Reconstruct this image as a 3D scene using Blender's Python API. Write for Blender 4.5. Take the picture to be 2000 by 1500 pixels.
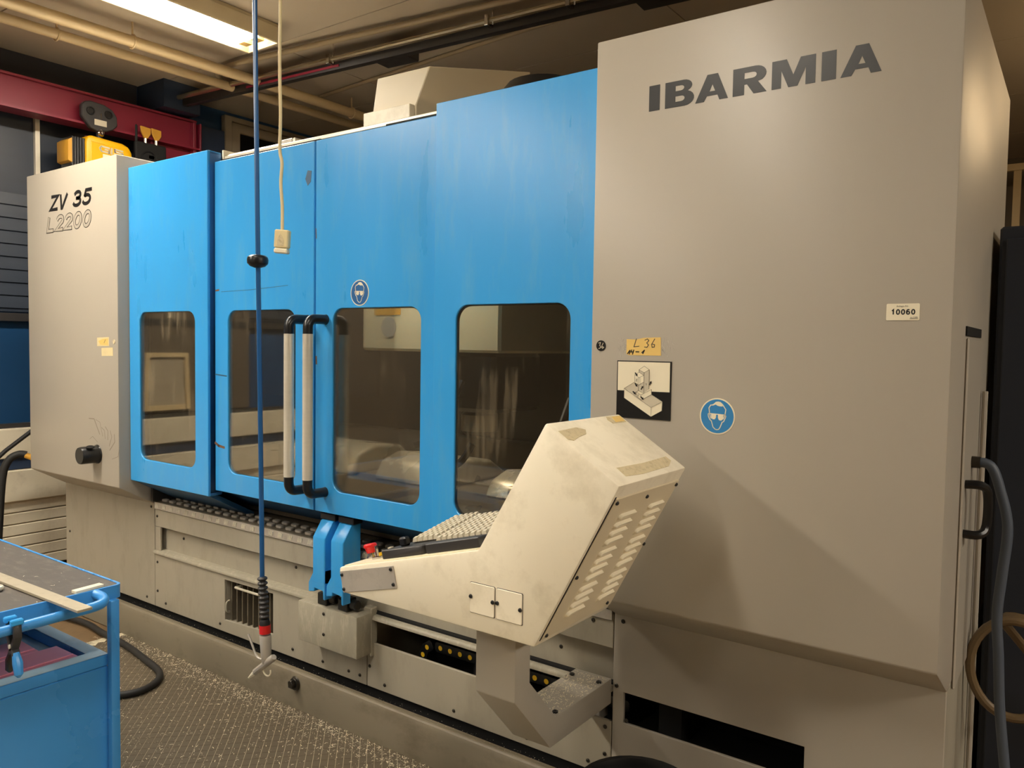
import bpy, bmesh, math, random
from mathutils import Vector, Matrix
from mathutils.geometry import tessellate_polygon
random.seed(7)
S = bpy.context.scene
for o in list(bpy.data.objects): bpy.data.objects.remove(o)
COL = S.collection

# ------------------------------------------------------------------ camera, world, exposure
cd = bpy.data.cameras.new('camera'); cam = bpy.data.objects.new('camera', cd); COL.objects.link(cam)
R = ((0.80983, 0.58646, 0.01552), (0.04111, -0.03035, -0.99869), (-0.58522, 0.80941, -0.04869))
m = Matrix((( R[0][0], -R[1][0], -R[2][0], 0), (R[0][1], -R[1][1], -R[2][1], 0), (R[0][2], -R[1][2], -R[2][2], 1.62), (0, 0, 0, 1)))
cam.matrix_world = m
cd.sensor_fit = 'HORIZONTAL'; cd.sensor_width = 36.0; cd.lens = 36.0 * 1540 / 2000; cd.clip_start = .05
S.camera = cam
w = bpy.data.worlds.new('world'); S.world = w; w.use_nodes = True
w.node_tree.nodes['Background'].inputs[0].default_value = (1, .85, .65, 1)
w.node_tree.nodes['Background'].inputs[1].default_value = .02
S.view_settings.view_transform = 'Standard'; S.view_settings.look = 'None'
S.view_settings.gamma = 1; S.view_settings.use_curve_mapping = False
S.view_settings.exposure = 0.0
LAMP_COL = (1.0, .91, .77); LAMP_W = 62.0; LAMP_W2 = 38.0; LAMP_W3 = 80.0

# ------------------------------------------------------------------ materials
def lin(c):
    c = c / 255.0
    return c / 12.92 if c <= .04045 else ((c + .055) / 1.055) ** 2.4
def rgb(r, g, b): return (lin(r), lin(g), lin(b), 1)
MAT = {}
def mat(name, col, rough=.5, metal=0.0, var=.0, vscale=4.0, bump=0.0, bscale=60.0, dirt=None, damt=.0, dscale=6.0, stretch=(1, 1, 1), emit=None, spec=.5, coat=0.0):
    M = bpy.data.materials.new(name); M.use_nodes = True; n = M.node_tree.nodes; l = M.node_tree.links
    b = n['Principled BSDF']; b.inputs['Roughness'].default_value = rough; b.inputs['Metallic'].default_value = metal
    b.inputs['Specular IOR Level'].default_value = spec; b.inputs['Coat Weight'].default_value = coat
    c = rgb(*col); b.inputs['Base Color'].default_value = c
    tc = n.new('ShaderNodeTexCoord'); mp = n.new('ShaderNodeMapping'); mp.inputs['Scale'].default_value = stretch
    l.new(tc.outputs['Object'], mp.inputs['Vector'])
    out = None
    if var > 0:
        t = n.new('ShaderNodeTexNoise'); t.inputs['Scale'].default_value = vscale; t.inputs['Detail'].default_value = 6
        l.new(mp.outputs[0], t.inputs['Vector'])
        mx = n.new('ShaderNodeMix'); mx.data_type = 'RGBA'
        mx.inputs[6].default_value = tuple(max(0, x * (1 - var)) for x in c[:3]) + (1,)
        mx.inputs[7].default_value = tuple(min(1, x * (1 + var)) for x in c[:3]) + (1,)
        l.new(t.outputs['Fac'], mx.inputs[0]); out = mx.outputs[2]
        rm = n.new('ShaderNodeMapRange'); rm.inputs['To Min'].default_value = max(.02, rough - .08); rm.inputs['To Max'].default_value = min(1, rough + .08)
        l.new(t.outputs['Fac'], rm.inputs['Value']); l.new(rm.outputs[0], b.inputs['Roughness'])
    if dirt:
        t = n.new('ShaderNodeTexNoise'); t.inputs['Scale'].default_value = dscale; t.inputs['Detail'].default_value = 9; t.inputs['Roughness'].default_value = .68
        l.new(mp.outputs[0], t.inputs['Vector'])
        r = n.new('ShaderNodeValToRGB'); r.color_ramp.elements[0].position = .5; r.color_ramp.elements[1].position = .72
        r.color_ramp.elements[1].color = (damt, damt, damt, 1); l.new(t.outputs['Fac'], r.inputs[0])
        mx = n.new('ShaderNodeMix'); mx.data_type = 'RGBA'; mx.inputs[7].default_value = rgb(*dirt)
        if out: l.new(out, mx.inputs[6])
        else: mx.inputs[6].default_value = c
        l.new(r.outputs[0], mx.inputs[0]); out = mx.outputs[2]
    if out: l.new(out, b.inputs['Base Color'])
    if bump > 0:
        t = n.new('ShaderNodeTexNoise'); t.inputs['Scale'].default_value = bscale; t.inputs['Detail'].default_value = 4
        l.new(tc.outputs['Object'], t.inputs['Vector'])
        bp = n.new('ShaderNodeBump'); bp.inputs['Strength'].default_value = bump; bp.inputs['Distance'].default_value = .002
        l.new(t.outputs['Fac'], bp.inputs['Height']); l.new(bp.outputs[0], b.inputs['Normal'])
    if emit:
        b.inputs['Emission Color'].default_value = emit[0] + (1,); b.inputs['Emission Strength'].default_value = emit[1]
    MAT[name] = M
    return M
mat('grey_paint', (174, 166, 152), .39, var=.04, vscale=2, bump=.05, bscale=350)
mat('grey_paint_base', (168, 160, 142), .5, var=.07, vscale=3, bump=.05, bscale=300, dirt=(112, 98, 76), damt=.22, dscale=5, stretch=(2.5, 2.5, .9))
mat('vent_bar', (104, 95, 80), .5, var=.1)
mat('grey_scuffed', (164, 157, 138), .45, var=.1, vscale=14, dirt=(205, 196, 176), damt=.55, dscale=22, stretch=(2, 2, .6))
mat('plinth_paint', (128, 118, 99), .55, var=.1, vscale=3, bump=.06, bscale=120, dirt=(90, 76, 56), damt=.6, dscale=4, stretch=(1, 1, 1.5))
mat('blue_paint', (54, 160, 232), .3, var=.05, vscale=2.2, bump=.05, bscale=260, dirt=(112, 180, 214), damt=.3, dscale=4, stretch=(4, 4, .8))
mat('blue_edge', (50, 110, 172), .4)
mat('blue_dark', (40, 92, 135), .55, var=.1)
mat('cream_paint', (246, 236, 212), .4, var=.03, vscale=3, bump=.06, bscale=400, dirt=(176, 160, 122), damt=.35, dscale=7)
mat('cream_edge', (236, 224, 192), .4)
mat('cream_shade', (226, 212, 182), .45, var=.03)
mat('louvre_paint', (248, 238, 212), .4)
mat('black_plastic', (24, 24, 25), .3)
mat('black_matt', (14, 14, 14), .75)
mat('dark_void', (10, 9, 8), .9)
mat('rubber', (30, 29, 28), .6, var=.1, vscale=20)
mat('charcoal', (52, 50, 50), .45, var=.12, vscale=20)
mat('steel', (232, 224, 206), .32, metal=.4, var=.06, vscale=8, stretch=(1, 1, 12))
mat('aluminium', (226, 218, 198), .36, metal=.35, var=.05, vscale=10)
mat('dull_aluminium', (186, 178, 166), .42, metal=.2, var=.1, vscale=9, dirt=(130, 122, 112), damt=.4, dscale=16)
mat('bright_lug', (250, 242, 222), .35)
mat('tube_metal', (188, 176, 150), .25, metal=.8)
mat('pipe_paint_shaded', (160, 144, 116), .5)  # pipe colour made darker, the shade on the ceiling conduits put into it
mat('chrome', (210, 206, 200), .12, metal=1.0)
mat('bolt_steel', (70, 66, 60), .35, metal=.8)
mat('ink_black', (28, 27, 27), .36)
mat('print_black', (22, 21, 21), .5)
mat('ink_line', (70, 66, 60), .5)
mat('label_white', (238, 228, 200), .45)
mat('label_grey', (206, 196, 172), .5)
mat('sign_blue', (44, 130, 192), .4)
mat('sign_blue_deep', (36, 98, 158), .4)
mat('tape_yellow', (232, 196, 112), .5, var=.06, vscale=30)
mat('paper_cream', (225, 208, 160), .6, var=.1, vscale=30)
mat('residue', (212, 196, 158), .65, var=.12, vscale=60, dirt=(150, 130, 92), damt=.6, dscale=70)
mat('smear', (188, 182, 170), .6, var=.2, vscale=40)
mat('red_plastic', (214, 30, 30), .35)
mat('yellow_plastic', (238, 190, 40), .4)
mat('yellow_paint', (236, 178, 8), .35)
mat('ochre', (206, 152, 50), .5, var=.08, vscale=20)
mat('magenta_paint', (134, 34, 54), .42, var=.08, vscale=3, bump=.04, bscale=150)
mat('navy_paint', (44, 60, 86), .5, var=.1)
mat('navy_wall', (30, 70, 112), .35, var=.08, vscale=2)
mat('blind_dark', (40, 48, 60), .4, var=.15, vscale=3, stretch=(1, 1, 6))
mat('ceiling_paint', (188, 176, 156), .8, var=.03, vscale=2, bump=.25, bscale=220)
mat('ceiling_joint', (70, 62, 52), .9)
mat('wall_cream', (112, 102, 88), .8, var=.04)
mat('wall_brown', (92, 82, 70), .7, var=.1)
mat('wall_dark', (58, 60, 66), .7, var=.1)
mat('frame_beige', (176, 164, 142), .5)
mat('radiator', (232, 222, 198), .5, var=.03, dirt=(150, 130, 98), damt=.25, dscale=9)
mat('pipe_paint', (214, 192, 150), .42, var=.04, vscale=6)
mat('trolley_blue', (64, 146, 218), .28, var=.06, vscale=4, bump=.04, bscale=200)
mat('trolley_dusty', (146, 172, 188), .6, var=.15, vscale=10, dirt=(120, 124, 124), damt=.5, dscale=12)
mat('mat_black', (78, 72, 66), .62, var=.3, vscale=9, stretch=(1.5, 4, 1), bump=.3, bscale=40, dirt=(126, 118, 108), damt=.45, dscale=7)
mat('bare_bar', (182, 172, 150), .42, metal=.35, var=.12, vscale=24, dirt=(128, 112, 84), damt=.4, dscale=25)
mat('pink_board', (252, 164, 182), .6, var=.04, vscale=8)
mat('floor_lino', (112, 90, 62), .6, var=.15, vscale=5, dirt=(84, 66, 44), damt=.5, dscale=8)
mat('groove_swarf', (200, 190, 162), .6, var=.4, vscale=60, dirt=(74, 64, 50), damt=.95, dscale=14)
mat('floor_block', (92, 81, 64), .52, var=.16, vscale=7)
mat('swarf', (246, 236, 208), .35, metal=.15)
mat('hose_blue', (30, 84, 138), .3)
mat('hose_grey', (78, 86, 98), .5)
mat('hose_brown', (110, 90, 62), .4)
mat('interior_steel', (150, 138, 120), .3, metal=.5, var=.15, vscale=5)
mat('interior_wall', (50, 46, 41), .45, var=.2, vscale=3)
mat('bright_sheet', (232, 220, 194), .28, metal=.4, var=.1, vscale=6)
mat('spindle_cover', (216, 198, 160), .5, var=.05)
mat('cord_white', (214, 196, 152), .55, var=.1, vscale=20)
mat('glass_dark', (18, 20, 24), .08)
mat('cabinet_navy', (40, 46, 58), .45)
mat('lamp_glow', (255, 255, 255), .5, emit=(LAMP_COL, LAMP_W))
mat('lamp_glow_dim', (255, 255, 255), .5, emit=(LAMP_COL, LAMP_W2))
mat('lamp_glow_old', (255, 255, 255), .5, emit=(LAMP_COL, LAMP_W3))
mat('warm_glow', (255, 255, 255), .5, emit=((1.0, .72, .4), 75.0))
mat('work_glow', (255, 255, 255), .5, emit=(LAMP_COL, 110.0))
mat('lamp_body', (214, 200, 168), .5)
mat('amber_cap', (226, 190, 120), .4)
def glass(name, tint, fac, dirty):
    M = bpy.data.materials.new(name); M.use_nodes = True; n = M.node_tree.nodes; l = M.node_tree.links
    for x in list(n):
        if x.type == 'BSDF_PRINCIPLED': n.remove(x)
    o = [x for x in n if x.type == 'OUTPUT_MATERIAL'][0]
    tr = n.new('ShaderNodeBsdfTransparent'); tr.inputs[0].default_value = tint
    gl = n.new('ShaderNodeBsdfGlossy'); gl.inputs['Roughness'].default_value = .03; gl.inputs[0].default_value = (.9, .9, .9, 1)
    fr = n.new('ShaderNodeLayerWeight'); fr.inputs['Blend'].default_value = fac
    m1 = n.new('ShaderNodeMixShader'); fm = n.new('ShaderNodeMath'); fm.operation = 'MULTIPLY_ADD'; fm.inputs[1].default_value = .7; fm.inputs[2].default_value = .05; l.new(fr.outputs['Fresnel'], fm.inputs[0]); l.new(fm.outputs[0], m1.inputs[0]); l.new(tr.outputs[0], m1.inputs[1]); l.new(gl.outputs[0], m1.inputs[2])
    df = n.new('ShaderNodeBsdfDiffuse'); df.inputs[0].default_value = rgb(196, 180, 150)
    tc = n.new('ShaderNodeTexCoord'); mp = n.new('ShaderNodeMapping'); mp.inputs['Scale'].default_value = (34, 34, 3.2)
    l.new(tc.outputs['Object'], mp.inputs[0])
    t = n.new('ShaderNodeTexNoise'); t.inputs['Scale'].default_value = 1; t.inputs['Detail'].default_value = 7; l.new(mp.outputs[0], t.inputs[0])
    t2 = n.new('ShaderNodeTexNoise'); t2.inputs['Scale'].default_value = 3.0; l.new(tc.outputs['Object'], t2.inputs[0])
    mu = n.new('ShaderNodeMath'); mu.operation = 'MULTIPLY'; l.new(t.outputs['Fac'], mu.inputs[0]); l.new(t2.outputs['Fac'], mu.inputs[1])
    r = n.new('ShaderNodeValToRGB'); r.color_ramp.elements[0].position = .3; r.color_ramp.elements[1].position = .56
    r.color_ramp.elements[0].color = (.015, .015, .015, 1); r.color_ramp.elements[1].color = (dirty, dirty, dirty, 1); l.new(mu.outputs[0], r.inputs[0])
    m2 = n.new('ShaderNodeMixShader'); l.new(r.outputs[0], m2.inputs[0]); l.new(m1.outputs[0], m2.inputs[1]); l.new(df.outputs[0], m2.inputs[2])
    l.new(m2.outputs[0], o.inputs[0]); MAT[name] = M
glass('window_glass', (.8, .77, .7, 1), .3, .3)

# ------------------------------------------------------------------ mesh builder
class MB:
    def __init__(s, M=None): s.v = []; s.f = []; s.fm = []; s.mats = []; s.M = M
    def mi(s, n):
        if n not in s.mats: s.mats.append(n)
        return s.mats.index(n)
    def add(s, vs, fs, mt):
        k = len(s.v); i = s.mi(mt)
        for p in vs:
            p = Vector(p); s.v.append(s.M @ p if s.M else p)
        for f in fs: s.f.append([k + j for j in f]); s.fm.append(i)
        return s
    def box(s, x0, x1, y0, y1, z0, z1, mt):
        v = [(x, y, z) for z in (z0, z1) for y in (y0, y1) for x in (x0, x1)]
        return s.add(v, [(0, 2, 3, 1), (4, 5, 7, 6), (0, 1, 5, 4), (2, 6, 7, 3), (0, 4, 6, 2), (1, 3, 7, 5)], mt)
    def prism(s, poly, ax, a0, a1, mt, holes=()):
        # poly: 2-d points in the plane of the two other axes (x: yz, y: xz, z: xy)
        def P(p, a): return {0: (a, p[0], p[1]), 1: (p[0], a, p[1]), 2: (p[0], p[1], a)}[ax]
        loops = [list(poly)] + [list(h) for h in holes]
        flat = [p for L in loops for p in L]; n = len(flat)
        if holes: tri = tessellate_polygon([[Vector((p[0], p[1], 0)) for p in L] for L in loops])
        else: tri = [tuple(range(n))]
        vs = [P(p, a0) for p in flat] + [P(p, a1) for p in flat]; fs = [tuple(t) for t in tri] + [tuple(n + i for i in reversed(t)) for t in tri]
        k = 0
        for L in loops:
            for i in range(len(L)):
                a = k + i; b = k + (i + 1) % len(L); fs.append((a, b, n + b, n + a))
            k += len(L)
        return s.add(vs, fs, mt)
    def rings(s, rings, mt, cap=True):
        n = len(rings[0]); vs = [p for r in rings for p in r]; fs = []
        for i in range(len(rings) - 1):
            for j in range(n): fs.append((i * n + j, i * n + (j + 1) % n, (i + 1) * n + (j + 1) % n, (i + 1) * n + j))
        if cap: fs.append(tuple(reversed(range(n)))); fs.append(tuple((len(rings) - 1) * n + j for j in range(n)))
        return s.add(vs, fs, mt)
    def tube(s, pts, r, mt, n=10, close=False):
        pts = [Vector(p) for p in pts]; rs = r if isinstance(r, (list, tuple)) else [r] * len(pts)
        t0 = (pts[1] - pts[0]).normalized(); u = t0.orthogonal().normalized(); out = []
        for i, p in enumerate(pts):
            a = pts[max(0, i - 1)]; b = pts[min(len(pts) - 1, i + 1)]; t = (b - a).normalized()
            u = (u - t * u.dot(t)).normalized(); w_ = t.cross(u)
            out.append([p + (u * math.cos(q) + w_ * math.sin(q)) * rs[i] for q in [2 * math.pi * j / n for j in range(n)]])
        return s.rings(out, mt)
    def cyl(s, a, b, r, mt, n=16, r2=None): return s.tube([a, b], [r, r if r2 is None else r2], mt, n)
    def lathe(s, o, axis, prof, mt, n=20):
        o = Vector(o); t = Vector(axis).normalized(); u = t.orthogonal().normalized(); w_ = t.cross(u)
        return s.rings([[o + t * h + (u * math.cos(q) + w_ * math.sin(q)) * r for q in [2 * math.pi * j / n for j in range(n)]] for h, r in prof], mt)
    def stroke(s, pts, w_, y, mt, close=False, th=.0004):
        # a painted line on an xz plane
        pts = list(pts) + ([pts[0]] if close else [])
        for a, b in zip(pts, pts[1:]):
            d = Vector((b[0] - a[0], b[1] - a[1]));
            if d.length < 1e-9: continue
            d.normalize(); p = Vector((-d.y, d.x)) * w_ / 2; e = d * w_ * .35
            q = [(a[0] - e.x + p.x, a[1] - e.y + p.y), (b[0] + e.x + p.x, b[1] + e.y + p.y), (b[0] + e.x - p.x, b[1] + e.y - p.y), (a[0] - e.x - p.x, a[1] - e.y - p.y)]
            s.prism(q, 1, y, y + th, mt)
        return s
    def mesh(s, name, bevel=0, smooth=True, seg=1, ang=30):
        me = bpy.data.meshes.new(name); me.from_pydata([tuple(v) for v in s.v], [], s.f)
        for n in s.mats: me.materials.append(MAT[n])
        me.polygons.foreach_set('material_index', s.fm)
        bm = bmesh.new(); bm.from_mesh(me)
        bmesh.ops.recalc_face_normals(bm, faces=bm.faces)
        if bevel:
            bmesh.ops.remove_doubles(bm, verts=bm.verts, dist=1e-5)
            ed = [e for e in bm.edges if len(e.link_faces) == 2 and e.calc_face_angle(0) > math.radians(ang)]
            bmesh.ops.bevel(bm, geom=ed, offset=bevel, segments=seg, affect='EDGES', profile=.5, clamp_overlap=True)
        bm.to_mesh(me); bm.free()
        if smooth:
            me.polygons.foreach_set('use_smooth', [True] * len(me.polygons)); me.set_sharp_from_angle(angle=math.radians(35))
        return me
    def build(s, name, parent=None, bevel=0, smooth=True, seg=1, label=None, kind=None):
        return link(name, s.mesh(name, bevel, smooth, seg), parent, label, kind)
def link(name, me, parent=None, label=None, kind=None, loc=None, rot=None):
    o = bpy.data.objects.new(name, me); COL.objects.link(o)
    if parent:
        o.parent = parent
        if parent.type == 'EMPTY': o.matrix_parent_inverse = Matrix.Translation(-parent.location)
    if loc is not None: o.location = loc
    if rot is not None: o.rotation_euler = rot
    if label: o['label'] = label
    if kind: o['kind'] = kind
    return o
def thing(name, label, cat, loc, group=None):
    o = bpy.data.objects.new(name, None); COL.objects.link(o); o.location = loc; o.empty_display_size = .1
    return tag(o, label, cat, group)
def tag(o, label, cat, group=None):
    o['label'] = label; o['category'] = cat
    if group: o['group'] = group
    return o
def struct(o): o['kind'] = 'structure'; return o
def rrect(x0, x1, z0, z1, r, n=6):
    out = []
    for cx, cz, a in ((x1 - r, z1 - r, 0), (x0 + r, z1 - r, 90), (x0 + r, z0 + r, 180), (x1 - r, z0 + r, 270)):
        for i in range(n + 1):
            t = math.radians(a + 90 * i / n); out.append((cx + r * math.cos(t), cz + r * math.sin(t)))
    return out
def circ(cx, cz, r, n=28): return [(cx + r * math.cos(2 * math.pi * i / n), cz + r * math.sin(2 * math.pi * i / n)) for i in range(n)]
def smoothpath(pts, k=6):
    P = [Vector(p) for p in pts]; out = []
    for i in range(len(P) - 1):
        p0 = P[max(0, i - 1)]; p1 = P[i]; p2 = P[i + 1]; p3 = P[min(len(P) - 1, i + 2)]
        for j in range(k):
            t = j / k; out.append(.5 * ((2 * p1) + (p2 - p0) * t + (2 * p0 - 5 * p1 + 4 * p2 - p3) * t * t + (3 * p1 - p0 - 3 * p2 + p3) * t ** 3))
    out.append(P[-1]); return out
def text(mb, body, x, z, h, y, mt, width=None, shear=0, offset=0.0, outline=0, th=.0005):
    # flat lettering on an xz plane facing -y, scaled to cap height h (and to a width)
    cu = bpy.data.curves.new('t', 'FONT'); cu.body = body; cu.size = 1; cu.offset = offset; cu.shear = shear; cu.resolution_u = 6
    if outline: cu.fill_mode = 'NONE'; cu.bevel_depth = outline; cu.bevel_resolution = 1
    ob = bpy.data.objects.new('t', cu); COL.objects.link(ob); bpy.context.view_layer.update()
    me = ob.evaluated_get(bpy.context.evaluated_depsgraph_get()).to_mesh()
    vs = [v.co.copy() for v in me.vertices]; fs = [tuple(p.vertices) for p in me.polygons]
    x0 = min(v.x for v in vs); x1 = max(v.x for v in vs); z0 = min(v.y for v in vs); z1 = max(v.y for v in vs)
    sz = h / (z1 - z0); sx = width / (x1 - x0) if width else sz
    mb.add([(x + (v.x - x0) * sx, y - th + (v.z * -.002 if outline else 0), z + (v.y - z0) * sz) for v in vs], fs, mt)
    bpy.data.objects.remove(ob); bpy.data.curves.remove(cu)
def _arc(cx, cy, rx, ry, a0, a1, n=10): return [(cx + rx * math.cos(math.radians(a0 + (a1 - a0) * i / n)), cy + ry * math.sin(math.radians(a0 + (a1 - a0) * i / n))) for i in range(n + 1)]
GL = {'0': [_arc(.5, .5, .5, .5, 90, 450, 28)], '1': [[(.2, .78), (.62, 1), (.62, 0)]], '2': [_arc(.5, .72, .5, .28, 165, -25, 12) + [(0, 0), (1, 0)]],
    '3': [_arc(.46, .755, .44, .245, 160, -80, 12)[:-1] + [(.42, .53)], [(.42, .53)] + _arc(.48, .265, .52, .265, 85, -160, 14)], '5': [[(.95, 1), (.25, 1), (.14, .52)] + _arc(.47, .32, .53, .32, 125, -155, 14)],
    '6': [_arc(.5, .3, .5, .3, 90, 450, 24), _arc(.55, .5, .55, .5, 60, 190, 12)], 'Z': [[(.05, 1), (1, 1), (0, 0), (1, 0)]], 'V': [[(0, 1), (.36, .0), (.48, .0), (1, 1)]], 'L': [[(0, 1), (0, 0), (.85, 0)]]}
def glyphs(mb, body, x, z, h, w_, sw_, y, mt, shear, adv, th=.0006):
    # sans lettering drawn as mitred strokes; w_ = glyph width, sw_ = stroke width, adv = advance
    hh_ = h - sw_; ww = w_ - sw_
    for i, ch_ in enumerate(body):
        if ch_ == ' ': x -= adv * .45; continue
        for st in GL[ch_]:
            P = [(x + i * adv + sw_ / 2 + p[0] * ww + shear * p[1] * hh_, z + sw_ / 2 + p[1] * hh_) for p in st]
            L_, R_ = [], []
            closed = math.dist(P[0], P[-1]) < 1e-6
            for k in range(len(P)):
                a = P[k - 1] if k else (P[-2] if closed else None); c = P[k + 1] if k < len(P) - 1 else (P[1] if closed else None); b_ = P[k]
                d1 = Vector((b_[0] - a[0], b_[1] - a[1])).normalized() if a else None; d2 = Vector((c[0] - b_[0], c[1] - b_[1])).normalized() if c else None
                d1 = d1 or d2; d2 = d2 or d1; n1 = Vector((-d1.y, d1.x)); n2 = Vector((-d2.y, d2.x)); m_ = (n1 + n2)
                m_ = m_.normalized() if m_.length > .2 else n1
                q = m_ * min(sw_ / 2 / max(.35, m_.dot(n1)), sw_ * 1.25)
                e = Vector((0, 0))
                if not closed and k == 0: e = -d1 * sw_ * .5 * (1 if abs(d1.y) < .3 else .45)
                if not closed and k == len(P) - 1: e = d2 * sw_ * .5 * (1 if abs(d2.y) < .3 else .45)
                L_.append((b_[0] + q.x + e.x, b_[1] + q.y + e.y)); R_.append((b_[0] - q.x + e.x, b_[1] - q.y + e.y))
            for k in range(len(P) - 1): mb.prism([L_[k], L_[k + 1], R_[k + 1], R_[k]], 1, y - th, y, mt)
SCREW = None
def screw_mesh(r=.006, mt='bolt_steel'):
    b = MB(); b.lathe((0, 0, 0), (0, -1, 0), [(0, r), (.002, r), (.0042, r * .72), (.0046, r * .4), (.003, r * .36), (.003, .0002)], mt, 10); return b.mesh('screw')

# ================================================================== ROOM
XL = -6.0; CZ = 3.57
struct(MB().box(-6.4, 5, -5.4, 9.6, -.12, -.006, 'floor_lino').build('floor'))
floor = bpy.data.objects['floor']
# studded mat of diamond blocks in front of the machine
MB().box(-4.25, -.3, .2, 2.235, -.006, -.0015, 'groove_swarf').build('mat_groove', floor)
tb = MB(); tb.add([(-.0140, -.0215, 0), (.0140, -.0215, 0), (.0140, .0215, 0), (-.0140, .0215, 0), (-.0136, -.0211, .0016), (.0136, -.0211, .0016), (.0136, .0211, .0016), (-.0136, .0211, .0016)],
    [(4, 5, 6, 7), (0, 1, 5, 4), (1, 2, 6, 5), (2, 3, 7, 6), (3, 0, 4, 7)], 'floor_block')
tile_me = tb.mesh('floor_block', smooth=False)
c45 = math.sqrt(.5); rest = MB(); cells = []
for i in range(-150, 150):
    for j in range(-150, 150):
        a = i * .0295; b = j * .0445; x = -2.6 + (a - b) * c45 * 1.0; y = 1.7 + (a + b) * c45
        if -4.2 < x < -.4 and .9 < y < 2.236 and y > 1.28 + (-2.3 - x) * .05: cells.append((x, y))
inview = [c for c in cells if c[0] < -1.9 and c[1] > 1.45]
near = sorted(inview, key=lambda c: c[0] ** 2 + c[1] ** 2 )[:300]; ns = set(near)
rz = Matrix.Rotation(math.radians(45), 4, 'Z')
for c in cells:
    if c in ns: link('floor_block', tile_me, floor, loc=(c[0], c[1], -.0016), rot=(0, 0, math.radians(45)))
    else:
        rest.M = Matrix.Translation((c[0], c[1], -.0016)) @ rz
        rest.add(*[(tb.v), (tb.f)], 'floor_block')
rest.M = None
rest.build('floor_blocks', floor, smooth=False, kind='stuff')
# ceiling of panels with recessed joints
ceil = struct(MB().box(-6.4, 5, -5.4, 9.6, CZ + .02, CZ + .14, 'ceiling_joint').build('ceiling'))
pm = MB().box(0, 2.392, 0, 1.242, 0, .02, 'ceiling_paint').mesh('ceiling_panel', smooth=False)
for i in range(5):
    for j in range(12): link('ceiling_panel', pm, ceil, loc=(-6.4 + 2.4 * i - .4, -5.4 + 1.25 * j, CZ))
# left wall: parapet, sill, blue panels, dark blinds
wl = struct(MB().box(XL - .2, XL, -.7, 9.6, 0, CZ + .02, 'navy_wall').box(XL - .2, XL, -5.4, -.7, 0, CZ + .02, 'wall_brown').build('wall_left'))
MB().box(XL, XL + .012, -5.4, 3.29, 3.2, CZ, 'wall_dark').build('upper_band', wl)
win = struct(MB().box(XL, XL + .02, -.7, 3.28, 1.80, 3.2, 'blind_dark').build('window_1'))
for k in range(9):
    z = 1.82 + k * .088
    MB().prism([(XL + .02, z), (XL + .030, z + .006), (XL + .022, z + .084), (XL + .02, z + .084)], 1, -.65, 2.52, 'blind_dark').build('blind_slat', win)
for y in (-.73, .87, 2.54):
    MB().box(XL + .02, XL + .05, y, y + .03, 1.80, 3.2, 'aluminium').build('window_bar', win)
MB().box(XL, XL + .05, -.7, 3.28, 1.735, 1.79, 'charcoal').build('window_ledge', win)
MB().box(XL, XL + .06, -.7, 3.28, 1.0, 1.03, 'charcoal').build('ledge_trim', wl)
MB().box(XL, XL + .12, -.7, 3.28, .80, 1.0, 'radiator').build('sill', wl, bevel=.006)
MB().box(XL, XL + .10, -.7, 3.28, .72, .80, 'navy_paint').build('sill_recess', wl)
# white ribbed radiator panels under the sill
rad = thing('radiator', 'long cream ribbed radiator cover along the left wall under the sill', 'radiator', (XL + .06, -1, 0))
MB().box(XL + .001, XL + .05, -.7, 3.28, .05, .71, 'radiator').build('back_panel', rad)
MB().box(XL + .05, XL + .13, -.7, 3.28, .50, .715, 'radiator').build('top_slat', rad, bevel=.006)
sm = MB().box(XL + .05, XL + .10, -.7, 3.28, 0, .074, 'radiator').mesh('slat', bevel=.006)
for k in range(6): link('slat', sm, rad, loc=(0, 0, .02 + k * .08))
# pier and far window on the left wall
struct(MB().box(XL, -5.63, 3.30, 3.60, 3.365, CZ, 'navy_paint').box(XL, -5.875, 3.30, 3.98, 0, 3.365, 'navy_paint').build('trim_1'))
w2 = struct(MB().prism([(4.03, .9), (6.6, .9), (6.6, 3.53), (4.03, 3.53)], 0, XL, XL + .06, 'frame_beige', holes=[[(4.10, .97), (4.10, 3.49), (6.53, 3.49), (6.53, .97)]]).build('window_2', bevel=.006))
MB().prism([(4.102, .98), (6.52, .98), (6.52, 3.488), (4.102, 3.488)], 0, XL + .005, XL + .045, 'frame_beige', holes=[[(4.19, 1.06), (4.19, 3.41), (6.43, 3.41), (6.43, 1.06)]]).build('sash', w2, bevel=.006)
MB().box(XL + .003, XL + .014, 4.18, 6.45, 1.05, 3.42, 'glass_dark').build('pane', w2)
MB().box(XL + .045, XL + .1, 5.28, 5.36, 3.36, 3.46, 'black_plastic').build('window_latch', w2)
struct(MB().box(-6.4, 5, 9.4, 9.6, 0, CZ + .02, 'wall_cream').build('wall_back'))
struct(MB().box(-6.4, 5, -5.4, -5.2, 0, CZ + .02, 'wall_cream').build('wall_front'))
struct(MB().box(4.8, 5, -5.4, 9.6, 0, CZ + .02, 'wall_cream').build('wall_right'))

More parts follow.
